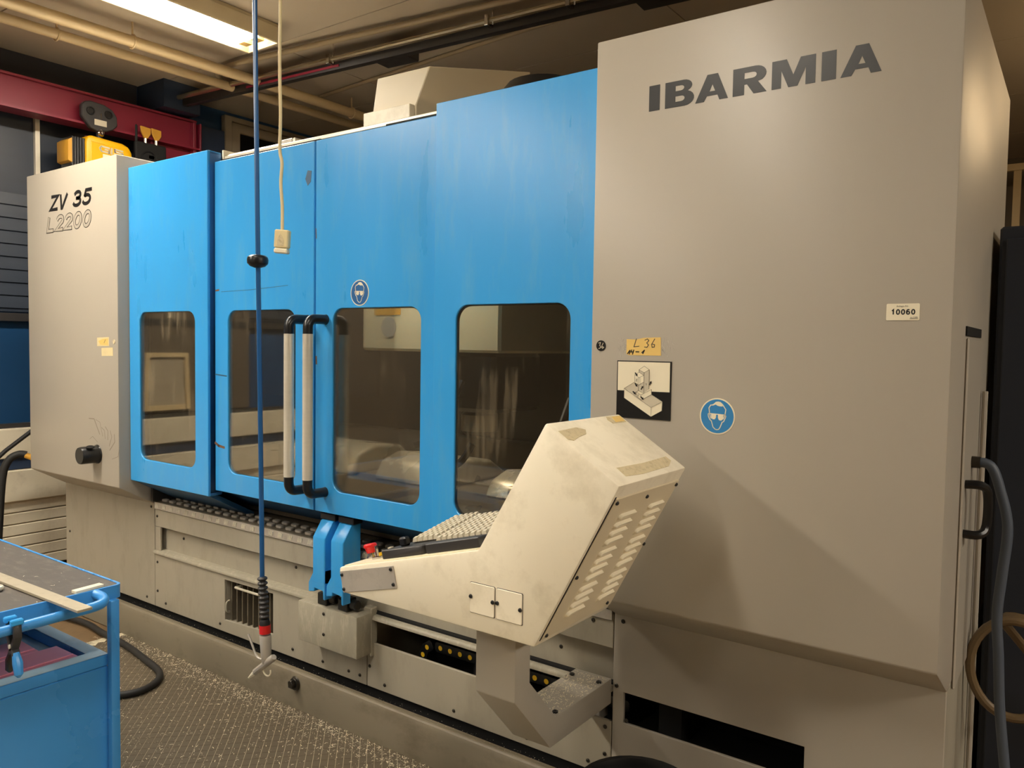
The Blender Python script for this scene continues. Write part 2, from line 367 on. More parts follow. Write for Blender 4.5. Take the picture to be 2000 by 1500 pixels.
# ceiling lamps: housings with end plates and glowing diffusers
def lamp(x, y0, y1, label, glow='lamp_glow'):
    t = thing('ceiling_lamp', label, 'lamp', (x, (y0 + y1) / 2, CZ), 'rows of ceiling lamps')
    z0, z1 = CZ - .115, CZ - .001; wd = .15
    b = MB()
    b.box(x - wd, x + wd, y0, y1, z1 - .02, z1, 'lamp_body')
    for sx in (-1, 1): b.box(x + sx * wd - .008, x + sx * wd + .008, y0, y1, z0, z1 - .02, 'lamp_body')
    b.build('housing', t, bevel=.003)
    for y in (y0, y1): MB().box(x - wd + .008, x + wd - .008, y - .006, y + .006, z0, z1 - .02, 'lamp_body').build('end_plate', t)
    MB().box(x - wd + .012, x + wd - .012, y0 + .12, y1 - .13, z0 + .006, z0 + .02, glow).build('diffuser', t)
    for sx in (-1, 1):
        MB().box(x + sx * .06 - .03, x + sx * .06 + .03, y1 - .125, y1 - .06, z0 + .01, z0 + .05, 'amber_cap').build('tube_socket', t)
    return t
lamp(-4.24, 1.55, 3.15, 'white strip lamp glowing on the ceiling above the blue hose, far end visible')
ROWS = [(-4.24, -.15, 1.45, 'second lamp of the window-side row, just out of the picture'), (-4.24, -1.85, -.25, 'third lamp of the window-side row, left of the photographer'),
    (-4.24, -3.55, -1.95, 'fourth lamp of the window-side row, behind the photographer'),
    (-1.42, -.45, 1.15, 'lamp overhead of the photographer, in line with the tall grey column', 'lamp_glow_dim'), (-1.42, -3.55, -1.95, 'lamp behind the photographer, in line with the tall grey column', 'lamp_glow_dim'),
    (3.3, -.15, 1.45, 'lamp far to the right of the photographer', 'lamp_glow_old'),
    (3.3, 1.55, 3.15, 'lamp far to the right, level with the machine front', 'lamp_glow_old')]
for a in ROWS: lamp(*a)
wl_ = thing('tube_lamp', 'warm bare tube lamp hanging below the ceiling behind the machine', 'lamp', (.9, 5.6, 3.3))
MB().box(.86, .94, 4.6, 6.6, 3.26, 3.32, 'lamp_body').build('batten', wl_)
MB().cyl((.9, 4.65, 3.235), (.9, 6.55, 3.235), .02, 'warm_glow', 12).build('tube', wl_)
for y in (4.9, 6.3): MB().cyl((.9, y, 3.3), (.9, y, CZ), .006, 'lamp_body', 8).build('hanger', wl_)

# heating pipes along the ceiling
def pipe(name, pts, r, mt, label, n=12, hang=()):
    t = thing(name, label, 'pipe', pts[0])
    MB().tube(pts, r, mt, n).build('pipe_run', t)
    for (x, y, z) in hang:
        MB().cyl((x, y, z), (x, y, CZ), .006, 'pipe_paint', 6).build('hanger', t)
        MB().tube([(x + (r + .006) * math.cos(q), y, z + (r + .006) * math.sin(q)) for q in [2 * math.pi * i / 12 for i in range(13)]], .006, 'pipe_paint', 6).build('pipe_clamp', t)
    return t
pipe('heating_pipe', [(-4.86, -3, 3.44), (-4.83, 2.0, 3.45), (-4.79, 3.4, 3.45), (-4.83, 9, 3.45)], .035, 'pipe_paint', 'thick cream heating pipe on the ceiling, the one nearer the lamp', hang=[(-4.815, 2.62, 3.45), (-4.8, 4.4, 3.45)])
pipe('heating_pipe', [(-5.12, -3, 3.44), (-5.09, 2.0, 3.45), (-5.06, 3.4, 3.45), (-5.02, 9, 3.45)], .03, 'pipe_paint', 'thinner cream heating pipe on the ceiling, the one nearer the window wall', hang=[(-5.09, 2.3, 3.45)])
pipe('conduit', smoothpath([(-5.45, 3.62, 3.47), (-5.2, 3.55, 3.48), (-5.02, 3.34, 3.50), (-4.9, 3.33, 3.52), (-4.4, 3.37, 3.52), (-2.4, 3.62, 3.53), (0.4, 3.95, 3.53)], 5), .018, 'pipe_paint_shaded', 'cream conduit crossing the ceiling right above the silver rail')
pipe('conduit', smoothpath([(-5.75, 4.2, 3.5), (-5.35, 3.95, 3.53), (-5.12, 4.05, 3.54), (-4.95, 4.2, 3.548), (-4.7, 4.18, 3.55), (-2.2, 3.98, 3.55), (0.3, 4.0, 3.55)], 5), .014, 'pipe_paint_shaded', 'thin cream conduit crossing the ceiling below the silver rail')
br = thing('busbar_rail', 'dark rail with red stripe under a shiny tube crossing the ceiling', 'rail', (-3.5, 3.55, 3.45))
a0 = Vector((-5.95, 3.40, 3.46)); a1 = Vector((.6, 3.85, 3.46)); dd = (a1 - a0)
MB().tube([a0, a1], .019, 'tube_metal', 10).build('tube', br)
ang = math.atan2(dd.y, dd.x)
MB(Matrix.Translation(a0) @ Matrix.Rotation(ang, 4, 'Z')).box(0, dd.length, .03, .075, -.055, .012, 'charcoal').build('rail', br)
MB(Matrix.Translation(a0) @ Matrix.Rotation(ang, 4, 'Z')).box(1.05, 1.95, .024, .0302, -.04, -.025, 'magenta_paint').build('red_stripe', br)
for tt in (1.9, 3.14, 3.66, 4.6): 
    p = a0 + dd.normalized() * tt
    MB(Matrix.Translation(p) @ Matrix.Rotation(ang, 4, 'Z')).box(-.012, .012, -.03, .05, -.03, .03, 'chrome').cyl((.035, -.01, -.03), (.035, -.01, .10), .006, 'chrome', 8).build('rail_clamp', br, bevel=.003)
for tt, ln in ((2.35, .26), (4.15, .3)):
    p = a0 + dd.normalized() * tt
    MB(Matrix.Translation(p) @ Matrix.Rotation(ang, 4, 'Z')).box(-ln / 2, ln / 2, .05, .2, -.05, .03, 'charcoal').build('tap_off_box', br, bevel=.006)

# magenta crane portal along the left wall, hoist and limit switches
pb = thing('crane_portal', 'magenta steel crane beam on a post along the window wall', 'crane', (-5.78, 3.5, 0))
b = MB(); b.box(-5.80, -5.77, -4.5, 3.64, 3.13, 3.335, 'magenta_paint'); b.box(-5.86, -5.70, -4.5, 3.64, 3.115, 3.13, 'magenta_paint'); b.box(-5.86, -5.74, -4.5, 3.64, 3.335, 3.35, 'magenta_paint'); b.build('beam', pb)
b = MB(); b.box(-5.80, -5.775, 3.27, 3.62, 0, 3.115, 'magenta_paint'); b.box(-5.84, -5.72, 3.60, 3.625, 0, 3.33, 'magenta_paint'); b.box(-5.84, -5.72, 3.655, 3.67, 0, 3.33, 'magenta_paint'); b.box(-5.84,-5.74,3.26,3.275,0,3.115,'magenta_paint'); b.build('post', pb, bevel=.003)
ho = thing('chain_hoist', 'yellow electric chain hoist hanging from a dark trolley on the crane beam', 'hoist', (-5.72, 2.84, 3.1))
tp = [(2.715, 3.16), (2.715, 3.235), (2.735, 3.262), (2.775, 3.275), (2.87, 3.268), (2.93, 3.245), (2.962, 3.20), (2.965, 3.14), (2.93, 3.105), (2.885, 3.085), (2.82, 3.075), (2.775, 3.09), (2.745, 3.125)]
MB().prism(tp, 0, -5.695, -5.655, 'charcoal').build('trolley_plate', ho, bevel=.006)
for yy in (2.775, 2.9): MB().lathe((-5.655, yy, 3.205), (1, 0, 0), [(0, .03), (.006, .028), (.006, .022), (.002, .02), (.002, .0005)], 'black_plastic', 16).build('wheel_cap', ho)
MB().box(-5.655, -5.650, 2.842, 2.848, 3.16, 3.20, 'chrome').build('trolley_pin', ho)
MB().box(-5.655, -5.652, 2.80, 2.885, 3.115, 3.155, 'label_grey').build('rating_label', ho)
MB().lathe((-5.66, 2.845, 3.065), (1, 0, 0), [(0, .024), (.012, .024), (.02, .016), (.02, .008), (.012, .006)], 'chrome', 16).build('hook_ring', ho)
MB().cyl((-5.68, 2.845, 3.07), (-5.68, 2.845, 3.0), .02, 'charcoal').build('suspension', ho)
MB().prism([(2.72, 2.74), (2.715, 2.98), (2.725, 3.012), (2.75, 3.025), (2.97, 3.012), (3.015, 2.995), (3.04, 2.955), (3.045, 2.74)], 0, -5.80, -5.60, 'yellow_paint').build('gear_housing', ho, bevel=.014, seg=3)
MB().prism([(2.745, 2.76), (2.745, 2.985), (2.985, 2.972), (3.012, 2.945), (3.02, 2.76)], 0, -5.602, -5.594, 'yellow_paint').build('front_cover', ho, bevel=.004)
b = MB()
for k in range(5): b.box(-5.78, -5.62, 2.632 + k * .018, 2.646 + k * .018, 2.80, 2.998, 'black_plastic')
b.box(-5.77, -5.63, 2.63, 2.725, 2.81, 2.985, 'black_plastic'); b.build('motor_ribs', ho, bevel=.003)
MB().prism([(2.605, 2.83), (2.605, 2.965), (2.63, 2.985), (2.632, 2.985), (2.632, 2.82)], 0, -5.78, -5.62, 'ochre').build('end_cap', ho, bevel=.006)
for yy in (2.76, 2.93): MB().lathe((-5.69, yy, 3.02), (0, 0, 1), [(0, .014), (.012, .012), (.018, .004)], 'chrome', 10).build('bolt', ho)
# raised hoist maker's letters G I S (strokes on the yz face)
b = MB(); X0 = -5.594
def yz(p, w_=.011):
    for a, c in zip(p, p[1:]):
        d = Vector((c[0] - a[0], c[1] - a[1])).normalized(); q = Vector((-d.y, d.x)) * w_ / 2; e = d * w_ * .3
        b.prism([(a[0] - e.x + q.x, a[1] - e.y + q.y), (c[0] + e.x + q.x, c[1] + e.y + q.y), (c[0] + e.x - q.x, c[1] + e.y - q.y), (a[0] - e.x - q.x, a[1] - e.y - q.y)], 0, X0, X0 + .003, 'label_grey')
def sl(p): return [(y, z - (y - 2.8) * .06) for y, z in p]
yz(sl([(2.87, 2.962), (2.815, 2.962), (2.805, 2.947), (2.815, 2.928), (2.87, 2.928), (2.87, 2.945), (2.84, 2.945)]))
yz(sl([(2.887, 2.964), (2.887, 2.926)]))
yz(sl([(2.965, 2.964), (2.91, 2.964), (2.91, 2.947), (2.965, 2.947), (2.965, 2.930), (2.905, 2.930)]))
b.build('lettering', ho)
MB().box(-5.5935, -5.5925, 2.825, 2.875, 2.87, 2.91, 'label_white').build('small_label', ho)
ls = thing('limit_switch', 'pair of yellow switch paddles on dark brackets beside the chain hoist', 'switch', (-5.72, 3.22, 3.1))
for k in (0, 1):
    y = 3.14 + k * .083
    MB().prism([(y, 3.19), (y + .078, 3.185), (y + .078, 3.14), (y + .055, 3.105), (y + .028, 3.105), (y + .004, 3.15)], 0, -5.68, -5.665, 'ochre').build('paddle', ls, bevel=.003)
    MB().cyl((-5.675, y + .04, 3.107), (-5.675, y + .04, 3.07), .01, 'steel', 8).build('plunger', ls)
b = MB(); b.box(-5.70, -5.66, 3.10, 3.34, 2.88, 3.075, 'black_matt'); b.box(-5.70, -5.68, 3.11, 3.13, 3.05, 3.2, 'black_matt'); b.build('bracket', ls, bevel=.01)
MB().tube([(-5.66, 3.2 + .075 * math.cos(q), 2.9 + .11 * math.sin(q)) for q in [math.pi * i / 12 for i in range(13)]], .006, 'black_plastic', 8).build('cable_loop', ls)
MB().box(-5.67, -5.66, 3.2, 3.24, 2.96, 2.985, 'label_grey').build('plug_pins', ls)

# ================================================================== MILLING MACHINE
mm = thing('milling_machine', 'large enclosed milling machine with blue sliding doors between two grey housings', 'machine', (-2.7, 2.8, 0))
Y0 = 2.14; YB = 2.34
# ---- left housing
def housing(name, x0, x1, ydep, ztop):
    b = MB()
    prof = [(Y0, .833), (Y0, ztop), (ydep, ztop), (ydep, .72), (YB, .72)]
    b.prism(prof, 0, x0, x1, 'grey_paint')
    return b.build(name, mm, bevel=.006, seg=2)
lh = housing('left_housing', -5.135, -4.10, 3.1, 2.58)
for ch_, k in (('Z', 0), ('V', 1), ('3', 2.55), ('5', 3.55)):
    b = MB(); glyphs(b, ch_, -4.845 + k * .106, 2.345, .092, .096, .0195, Y0, 'ink_black', .28, .106, th=.0008); b.build('letter', lh)
b = MB(); glyphs(b, 'L2200', -4.885, 2.224, .098, .094, .025, Y0, 'ink_black', .28, .104, th=.0006); glyphs(b, 'L2200', -4.88075, 2.22825, .0895, .0855, .0165, Y0 - .0006, 'grey_paint', .28, .104, th=.0004); b.build('outline_lettering', lh)
b = MB().prism([(-4.315, 1.582), (-4.315, 1.628), (-4.19, 1.632), (-4.19, 1.584)], 1, Y0 - .001, Y0, 'paper_cream')
b.prism([(-4.28, 1.59), (-4.30, 1.61), (-4.25, 1.622), (-4.20, 1.624), (-4.20, 1.588)], 1, Y0 - .0016, Y0 - .001, 'tape_yellow'); b.stroke([(-4.24, 1.60), (-4.225, 1.617)], .003, Y0 - .002, 'ink_line'); b.build('note', lh)
MB().prism([(-4.268, 1.53), (-4.27, 1.573), (-4.152, 1.577), (-4.15, 1.533)], 1, Y0 - .001, Y0, 'paper_cream').build('note', lh)
MB().lathe((-4.138, Y0, 1.607), (0, -1, 0), [(0, .012), (.003, .011), (.003, .006), (.001, .0002)], 'residue', 14).build('button', lh)
b = MB().lathe((-4.325, Y0 - .001, .995), (0, -1, 0), [(0, .052), (.006, .05), (.006, .047), (.088, .047), (.096, .044), (.096, .001)], 'black_plastic', 26)
b.lathe((-4.29, Y0 - .055, 1.040), (.25, -.1, 1), [(0, .02), (.004, .02), (.0042, .016), (.001, .001)], 'dark_void', 14); b.build('pivot_knob', lh, label='black cylindrical knob')
# ---- column housing on the right
ch = housing('column_housing', -1.245, -.255, 3.45, 2.552)
b = MB(); zl, hh = 2.3135, .0735
def LT(x0, x1, polys):
    W_ = x1 - x0
    for outer, holes in polys:
        f = lambda P: [(x0 + p[0] * W_, zl + p[1] * hh) for p in P]
        b.prism(f(outer), 1, Y0 - .0008, Y0, 'ink_black', holes=[f(h) for h in holes])
def arc(cx, cy, rx, ry, a0, a1, n=8): return [(cx + rx * math.cos(math.radians(a0 + (a1 - a0) * i / n)), cy + ry * math.sin(math.radians(a0 + (a1 - a0) * i / n))) for i in range(n + 1)]
I_ = [([(0, 0), (1, 0), (1, 1), (0, 1)], [])]
A_ = [([(0, 0), (.27, 0), (.36, .2), (.68, .2), (.74, 0), (1, 0), (.68, 1), (.36, 1)], [[(.435, .36), (.52, .62), (.605, .36)]])]
B_ = [([(0, 0)] + arc(.68, .29, .32, .29, -90, 70) + arc(.64, .77, .29, .23, -60, 90) + [(0, 1)], [[(.36, .2), (.36, .41)] + arc(.56, .305, .12, .105, 90, -90, 6), [(.36, .61), (.36, .81)] + arc(.54, .71, .12, .10, 90, -90, 6)])]
R_ = [([(0, 0), (.34, 0), (.34, .37), (.42, .37), (.62, 0), (1, 0), (.74, .43)] + arc(.66, .70, .32, .30, -50, 90) + [(0, 1)], [[(.34, .58), (.34, .80)] + arc(.58, .69, .12, .11, 90, -90, 6)])]
M_ = [([(0, 0), (.22, 0), (.22, .62), (.39, 0), (.60, 0), (.78, .62), (.78, 0), (1, 0), (1, 1), (.66, 1), (.5, .42), (.34, 1), (0, 1)], [])]
for nm, x0, x1, pl in (('I', -1.065, -1.031, I_), ('B', -1.014, -.925, B_), ('A', -.921, -.825, A_), ('R', -.812, -.718, R_), ('M', -.705, -.592, M_), ('I', -.577, -.541, I_), ('A', -.530, -.433, A_)):
    b = MB(); LT(x0, x1, pl); b.build('letter', ch)
b = MB().prism(rrect(-.401, -.3265, 1.697, 1.738, .003), 1, Y0 - .0015, Y0, 'label_white')
glyphs(b, '10060', -.3905, 1.7105, .0140, .0094, .0030, Y0 - .0015, 'print_black', 0, .0113, th=.0004)
text(b, 'Anlage-Nr.', -.3785, 1.7285, .0052, Y0 - .0016, 'ink_line', width=.028)
text(b, 'ALCIER', -.347, 1.7022, .0034, Y0 - .0016, 'ink_line', width=.017); b.stroke([(-.347, 1.7008), (-.330, 1.7008)], .001, Y0 - .002, 'ink_line'); b.build('number_label', ch)
# yellow tape with hand-written L 36 / 14-1 and worn smears beside it
b = MB().prism([(-1.121, 1.645), (-1.09, 1.644), (-1.065, 1.649), (-1.009, 1.651), (-1.007, 1.597), (-1.112, 1.5965), (-1.121, 1.600)], 1, Y0 - .001, Y0, 'tape_yellow')
yk = Y0 - .0016
for st in ([(-1.088, 1.646), (-1.096, 1.622), (-1.079, 1.624)], [(-1.060, 1.642), (-1.052, 1.646), (-1.047, 1.641), (-1.054, 1.634), (-1.048, 1.628), (-1.053, 1.621), (-1.061, 1.622)], [(-1.028, 1.646), (-1.038, 1.630), (-1.036, 1.621), (-1.029, 1.622), (-1.028, 1.629), (-1.036, 1.631)]): b.stroke(st, .0022, yk, 'ink_line')
for st in ([(-1.117, 1.601), (-1.109, 1.611), (-1.111, 1.600)], [(-1.103, 1.612), (-1.106, 1.606), (-1.097, 1.607)], [(-1.096, 1.612), (-1.1, 1.6)], [(-1.089, 1.607), (-1.079, 1.607)], [(-1.069, 1.605), (-1.061, 1.612), (-1.066, 1.602)]): b.stroke(st, .0032, yk, 'print_black')
b.build('tape_note', ch)
for x0, sgn in ((-1.124, -1), (-1.004, 1)):
    b = MB()
    for k in range(26):
        x = x0 + sgn * random.random() ** 1.5 * .034; z = 1.625 + random.uniform(-.02, .025); L_ = random.uniform(.006, .02)
        b.stroke([(x, z), (x + random.uniform(-.004, .006), z - L_ * random.random())], random.uniform(.0008, .0022), Y0 - .0006, 'smear')
    b.build('worn_smear', ch, kind='stuff')
b = MB().prism(circ(-1.209, 1.624, .0165), 1, Y0 - .002, Y0, 'black_plastic')
for st in ([(-1.217, 1.632), (-1.210, 1.634), (-1.213, 1.625), (-1.208, 1.618), (-1.216, 1.615)], [(-1.201, 1.632), (-1.206, 1.622), (-1.203, 1.615), (-1.198, 1.619), (-1.205, 1.622)]): b.stroke(st, .002, Y0 - .0026, 'label_grey')
b.build('marker_dot', ch)
# axis diagram plate
PX0, PX1, PZ0, PZ1 = -1.148, -.974, 1.409, 1.578
def dm(x, y):
    t = (y - 168) / 1140.0; l_ = 185 - 22 * t; r_ = 1305 - 45 * t; u = (x - l_) / (r_ - l_)
    top = 168 + 30 * u; bot = 1275 + 100 * u; v = 1 - (y - top) / (bot - top)
    return (PX0 + u * (PX1 - PX0), PZ0 + v * (PZ1 - PZ0))
D = lambda P: [dm(*p) for p in P]
b = MB().box(PX0 - .002, PX1 + .002, Y0 - .003, Y0, PZ0 - .002, PZ1 + .002, 'black_plastic')
y1_, y2_, y3_, y4_ = Y0 - .0034, Y0 - .0038, Y0 - .0042, Y0 - .0046
b.prism(D([(190, 176), (1290, 205), (1268, 808), (182, 750)]), 1, y1_, Y0 - .003, 'label_white')
b.prism(D([(330, 715), (545, 597), (640, 600), (905, 740), (905, 848), (1125, 995), (1110, 1185), (890, 1300), (325, 905)]), 1, y2_, y1_, 'label_white')
b.prism(D([(330, 715), (545, 597), (905, 848), (1125, 995), (895, 1110)]), 1, y3_, y2_, 'label_grey')
b.prism(D([(590, 790), (640, 760), (740, 700), (905, 745), (905, 848), (700, 958), (590, 872)]), 1, y4_, y3_, 'label_white')
y5_ = Y0 - .0050
b.prism(D([(650, 345), (762, 272), (866, 345), (852, 735), (745, 815), (635, 760)]), 1, y5_, y4_, 'label_grey')
y6_ = Y0 - .0054
b.prism(D([(650, 345), (762, 272), (866, 345), (757, 405)]), 1, y6_, y5_, 'label_white')
b.prism(D([(560, 440), (655, 395), (748, 460), (748, 592), (640, 650), (560, 600)]), 1, y6_, y5_, 'label_white')
y7_ = Y0 - .0058
for st in ([(330, 715), (545, 597)], [(330, 715), (895, 1110), (1125, 995)], [(895, 1110), (890, 1300)], [(330, 715), (325, 905), (890, 1300), (1110, 1185), (1125, 995), (905, 848)], [(650, 345), (762, 272), (866, 345), (757, 405), (650, 345)], [(757, 405), (748, 815)], [(866, 345), (852, 735)], [(635, 650), (635, 760), (745, 825), (905, 745), (905, 848), (700, 958), (590, 872), (590, 790), (640, 760)], [(590, 790), (685, 855), (745, 825)], [(685, 855), (690, 950)], [(560, 440), (655, 395), (748, 460), (650, 505), (560, 440)], [(560, 440), (555, 600), (640, 655), (748, 592)], [(630, 505), (630, 645)], [(668, 500), (668, 640)], [(650, 345), (650, 395)]):
    b.stroke(D(st), .0006, y7_, 'ink_line')
for ch_, x, y in (('Z', 575, 575), ('Y', 782, 665), ('X', 605, 885)):
    p = dm(x, y); text(b, ch_, p[0], p[1], .0068, y7_, 'print_black')
for x, y, a in ((595, 440, -50), (590, 655, -50), (715, 705, 60), (890, 610, 60), (550, 810, -40), (715, 920, -40)):
    c = Vector(dm(x, y)); d = Vector((math.cos(math.radians(a)), math.sin(math.radians(a)))); n_ = Vector((-d.y, d.x))
    tri = [c + d * .006, c + n_ * .004, c - n_ * .004]; b.prism([tuple(q) for q in tri], 1, y7_, y6_, 'print_black')
    b.stroke([tuple(c), tuple(c - d * .006)], .0035, y7_, 'print_black')
b.build('axis_plate', ch)
# round goggles signs
def goggles(parent, cx, cz, r, y, deep):
    b = MB().prism(circ(cx, cz, r, 40), 1, y - .0012, y, 'label_white').prism(circ(cx, cz, r * .93, 40), 1, y - .0016, y - .0012, deep)
    g = lambda P: [(cx + (p[0] - 695) / 575 * r, cz - (p[1] - 715) / 575 * r) for p in P]
    yy = y - .0021; s_ = r * .05
    for st in ([(480, 365), (420, 460), (445, 620), (400, 660), (410, 730), (460, 830), (510, 870), (570, 1060), (640, 1125), (700, 1138), (760, 1120), (800, 1060), (865, 890), (910, 870), (965, 750), (978, 700), (950, 660), (975, 490), (870, 340)], [(445, 640), (960, 660)], [(450, 650), (470, 730), (500, 790)], [(940, 670), (920, 740), (890, 790)]): b.stroke(g(st), s_, yy, 'label_white')
    b.prism(g([(480, 365), (560, 335), (600, 300), (640, 262), (720, 245), (800, 260), (870, 325), (865, 395), (780, 395), (700, 380), (640, 345), (560, 380), (490, 385)]), 1, yy, y - .0016, 'label_white')
    for L_ in ([(500, 640), (665, 650), (660, 760), (620, 815), (560, 820), (515, 780), (500, 720)], [(725, 660), (895, 660), (895, 740), (870, 820), (820, 845), (760, 830), (725, 760)]): b.prism(g(L_), 1, yy - .0002, y - .0016, 'label_white')
    return b.build('goggles_sign', parent, smooth=False)
goggles(ch, -.830, 1.4295, .0515, Y0, 'sign_blue')
# column side: recessed service flap, tube handle, hose spigot
XR = -.255
MB().box(XR, XR + .008, 2.42, 2.74, .70, 1.66, 'grey_paint').build('service_flap', ch, bevel=.004)
MB().box(XR, XR + .004, 2.40, 2.76, 1.665, 1.69, 'dark_void').build('flap_slot', ch)
MB().tube(smoothpath([(XR, 2.46, 1.26), (XR + .045, 2.47, 1.26), (XR + .06, 2.49, 1.235), (XR + .06, 2.49, 1.15), (XR + .045, 2.47, 1.125), (XR, 2.46, 1.125)], 5), .012, 'black_plastic', 10).build('side_handle', ch)
MB().tube([(XR + .012, 2.86, 0.15), (XR + .012, 2.86, 1.5)], .008, 'grey_paint', 8).build('edge_tube', ch)

# ---- blue enclosure
def hole(x0, x1, z0=.995, z1=1.763): return rrect(x0, x1, z0, z1, .055, 7)
def panel(name, x0, x1, z0, z1, y, hx, flange=(), ydep=.05):
    h = hole(*hx); b = MB().prism([(x0, z0), (x1, z0), (x1, z1), (x0, z1)], 1, y, y + .012, 'blue_paint', holes=[h])
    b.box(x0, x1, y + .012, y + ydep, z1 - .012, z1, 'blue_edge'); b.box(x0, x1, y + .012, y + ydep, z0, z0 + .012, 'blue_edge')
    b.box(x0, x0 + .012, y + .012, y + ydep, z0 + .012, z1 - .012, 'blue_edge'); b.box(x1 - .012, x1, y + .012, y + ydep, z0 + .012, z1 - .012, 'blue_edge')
    p = b.build(name, mm, bevel=.0022)
    ring = rrect(hx[0] - .006, hx[1] + .006, .989, 1.769, .061, 7)
    MB().prism(ring, 1, y + .0121, y + .017, 'rubber', holes=[hole(hx[0] + .004, hx[1] - .004, .999, 1.759)]).build('window_gasket', p)
    MB().prism(hole(hx[0] - .0005, hx[1] + .0005), 1, y + .006, y + .010, 'window_glass').build('window_pane', p)
    return p
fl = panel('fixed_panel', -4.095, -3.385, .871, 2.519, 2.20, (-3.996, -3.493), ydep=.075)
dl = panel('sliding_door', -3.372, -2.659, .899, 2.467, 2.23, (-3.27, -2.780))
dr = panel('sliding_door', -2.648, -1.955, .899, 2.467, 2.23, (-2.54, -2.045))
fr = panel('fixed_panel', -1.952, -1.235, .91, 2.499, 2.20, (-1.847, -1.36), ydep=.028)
goggles(dr, -2.378, 1.8235, .0525, 2.23, 'sign_blue_deep')
for d_, hx, ax in ((dl, -2.711, -2.70), (dr, -2.590, -2.583)):
    yg = 2.142; zt, zb = 1.655, 1.049
    MB().cyl((hx, yg, zb), (hx, yg, zt), .0215, 'steel', 20).build('handle_grip', d_)
    for z, sg in ((zt, 1), (zb, -1)):
        pts = [(hx, yg, z - sg * .002), (hx, yg, z + sg * .028)] + [(hx + (ax - hx) * (1 - math.cos(q)) * .3, yg + .032 * (1 - math.cos(q)), z + sg * (.028 + .034 * math.sin(q))) for q in [math.pi / 2 * i / 6 for i in range(1, 7)]] + [(ax, 2.224, z + sg * .062), (ax, 2.2295, z + sg * .062)]
        MB().tube(pts, [.0205] * (len(pts) - 1) + [.022], 'black_plastic', 16).build('handle_elbow', d_)
MB().box(-4.13, -3.3, 2.275, 2.285, .9, 2.5, 'black_matt').build('gap_backing', mm) if False else None
for x0, x1 in ((-4.13, -4.075), (-3.41, -3.36), (-2.68, -2.63), (-2.0, -1.93)):
    MB().box(x0, x1, 2.283, 2.30, .9, 2.44, 'black_matt').build('gap_backing', mm)  # black backing added behind the panel gaps so they look dark
# scratches, rust and chipped paint
mat('rust', (120, 84, 60), .7, var=.3, vscale=60); mat('scratch', (58, 92, 124), .6)
b = MB(); b.stroke([(-3.372, 1.13), (-3.345, 1.118), (-3.30, 1.113)], .012, 2.2294, 'rust'); b.stroke([(-3.365, 1.86), (-3.34, 1.862)], .008, 2.2294, 'rust'); b.stroke([(-3.37, 1.46), (-3.28, 1.455)], .006, 2.2294, 'scratch')
b.stroke([(-3.32, 1.853), (-3.1, 1.856), (-2.83, 1.868)], .002, 2.2294, 'scratch'); b.prism([(-2.70, 2.35), (-2.675, 2.345), (-2.68, 2.30), (-2.70, 2.285), (-2.715, 2.315)], 1, 2.2292, 2.23, 'scratch'); b.build('scuff_marks', dl, kind='stuff')
b = MB(); b.stroke([(-2.642, 1.56), (-2.640, 1.53)], .008, 2.2294, 'rust'); b.stroke([(-2.646, 2.1), (-2.644, 2.06)], .004, 2.2294, 'rust'); b.build('scuff_marks', dr, kind='stuff')
b = MB(); mat('graphite', (140, 128, 112), .6)
for a0_ in (20, 35, 55, 70, 88, 105, 130, -10):
    r0 = random.uniform(.075, .11); ln = random.uniform(.04, .11); q = math.radians(a0_); b.stroke([(-4.27 + r0 * math.cos(q), 1.0 + r0 * math.sin(q)), (-4.27 + (r0 + ln) * math.cos(q + .18), 1.0 + (r0 + ln) * math.sin(q + .18)), (-4.27 + (r0 + ln * 1.3) * math.cos(q + .4), 1.0 + (r0 + ln * 1.3) * math.sin(q + .4))], random.uniform(.002, .005), Y0 - .0005, 'graphite')
b.build('scuff_marks', lh, kind='stuff')
# door rails and roof
MB().box(-3.37, -2.66, 2.262, 2.30, 2.468, 2.484, 'black_matt').build('rail_gap', mm); MB().box(-2.27, -1.96, 2.262, 2.30, 2.468, 2.486, 'black_matt').build('rail_gap', mm)
b = MB(); b.box(-3.38, -1.96, 2.275, 2.32, 2.484, 2.502, 'aluminium'); b.box(-3.38, -2.95, 2.29, 2.35, 2.502, 2.512, 'aluminium'); b.build('door_rail', mm, bevel=.003)
b = MB(); b.box(-2.98, -2.88, 2.29, 2.33, 2.502, 2.525, 'dull_aluminium'); b.cyl((-2.86, 2.285, 2.512), (-2.86, 2.33, 2.512), .012, 'steel', 10); b.build('rail_carriage', mm, bevel=.003)
MB().box(-3.33, -3.1, 2.29, 2.36, 2.486, 2.505, 'cream_paint').build('rail_cover', mm, bevel=.003)
MB().box(-3.37, -3.36, 2.27, 2.4, 2.44, 2.53, 'cream_paint').build('rail_end', mm)
MB().box(-4.09, -1.25, 2.34, 3.44, 2.44, 2.46, 'grey_paint').build('roof', mm)
MB().prism([(2.34,2.50),(2.62,2.50),(2.62,2.515),(2.34,2.515)], 0, -1.75, -1.26, 'cream_paint').build('roof_edge', mm)
b = MB(); b.lathe((-1.95, 2.9, 2.46), (0, 0, 1), [(0, .2), (.24, .2), (.29, .16), (.31, .08), (.312, .001)], 'black_plastic', 26); b.build('motor_dome', mm)
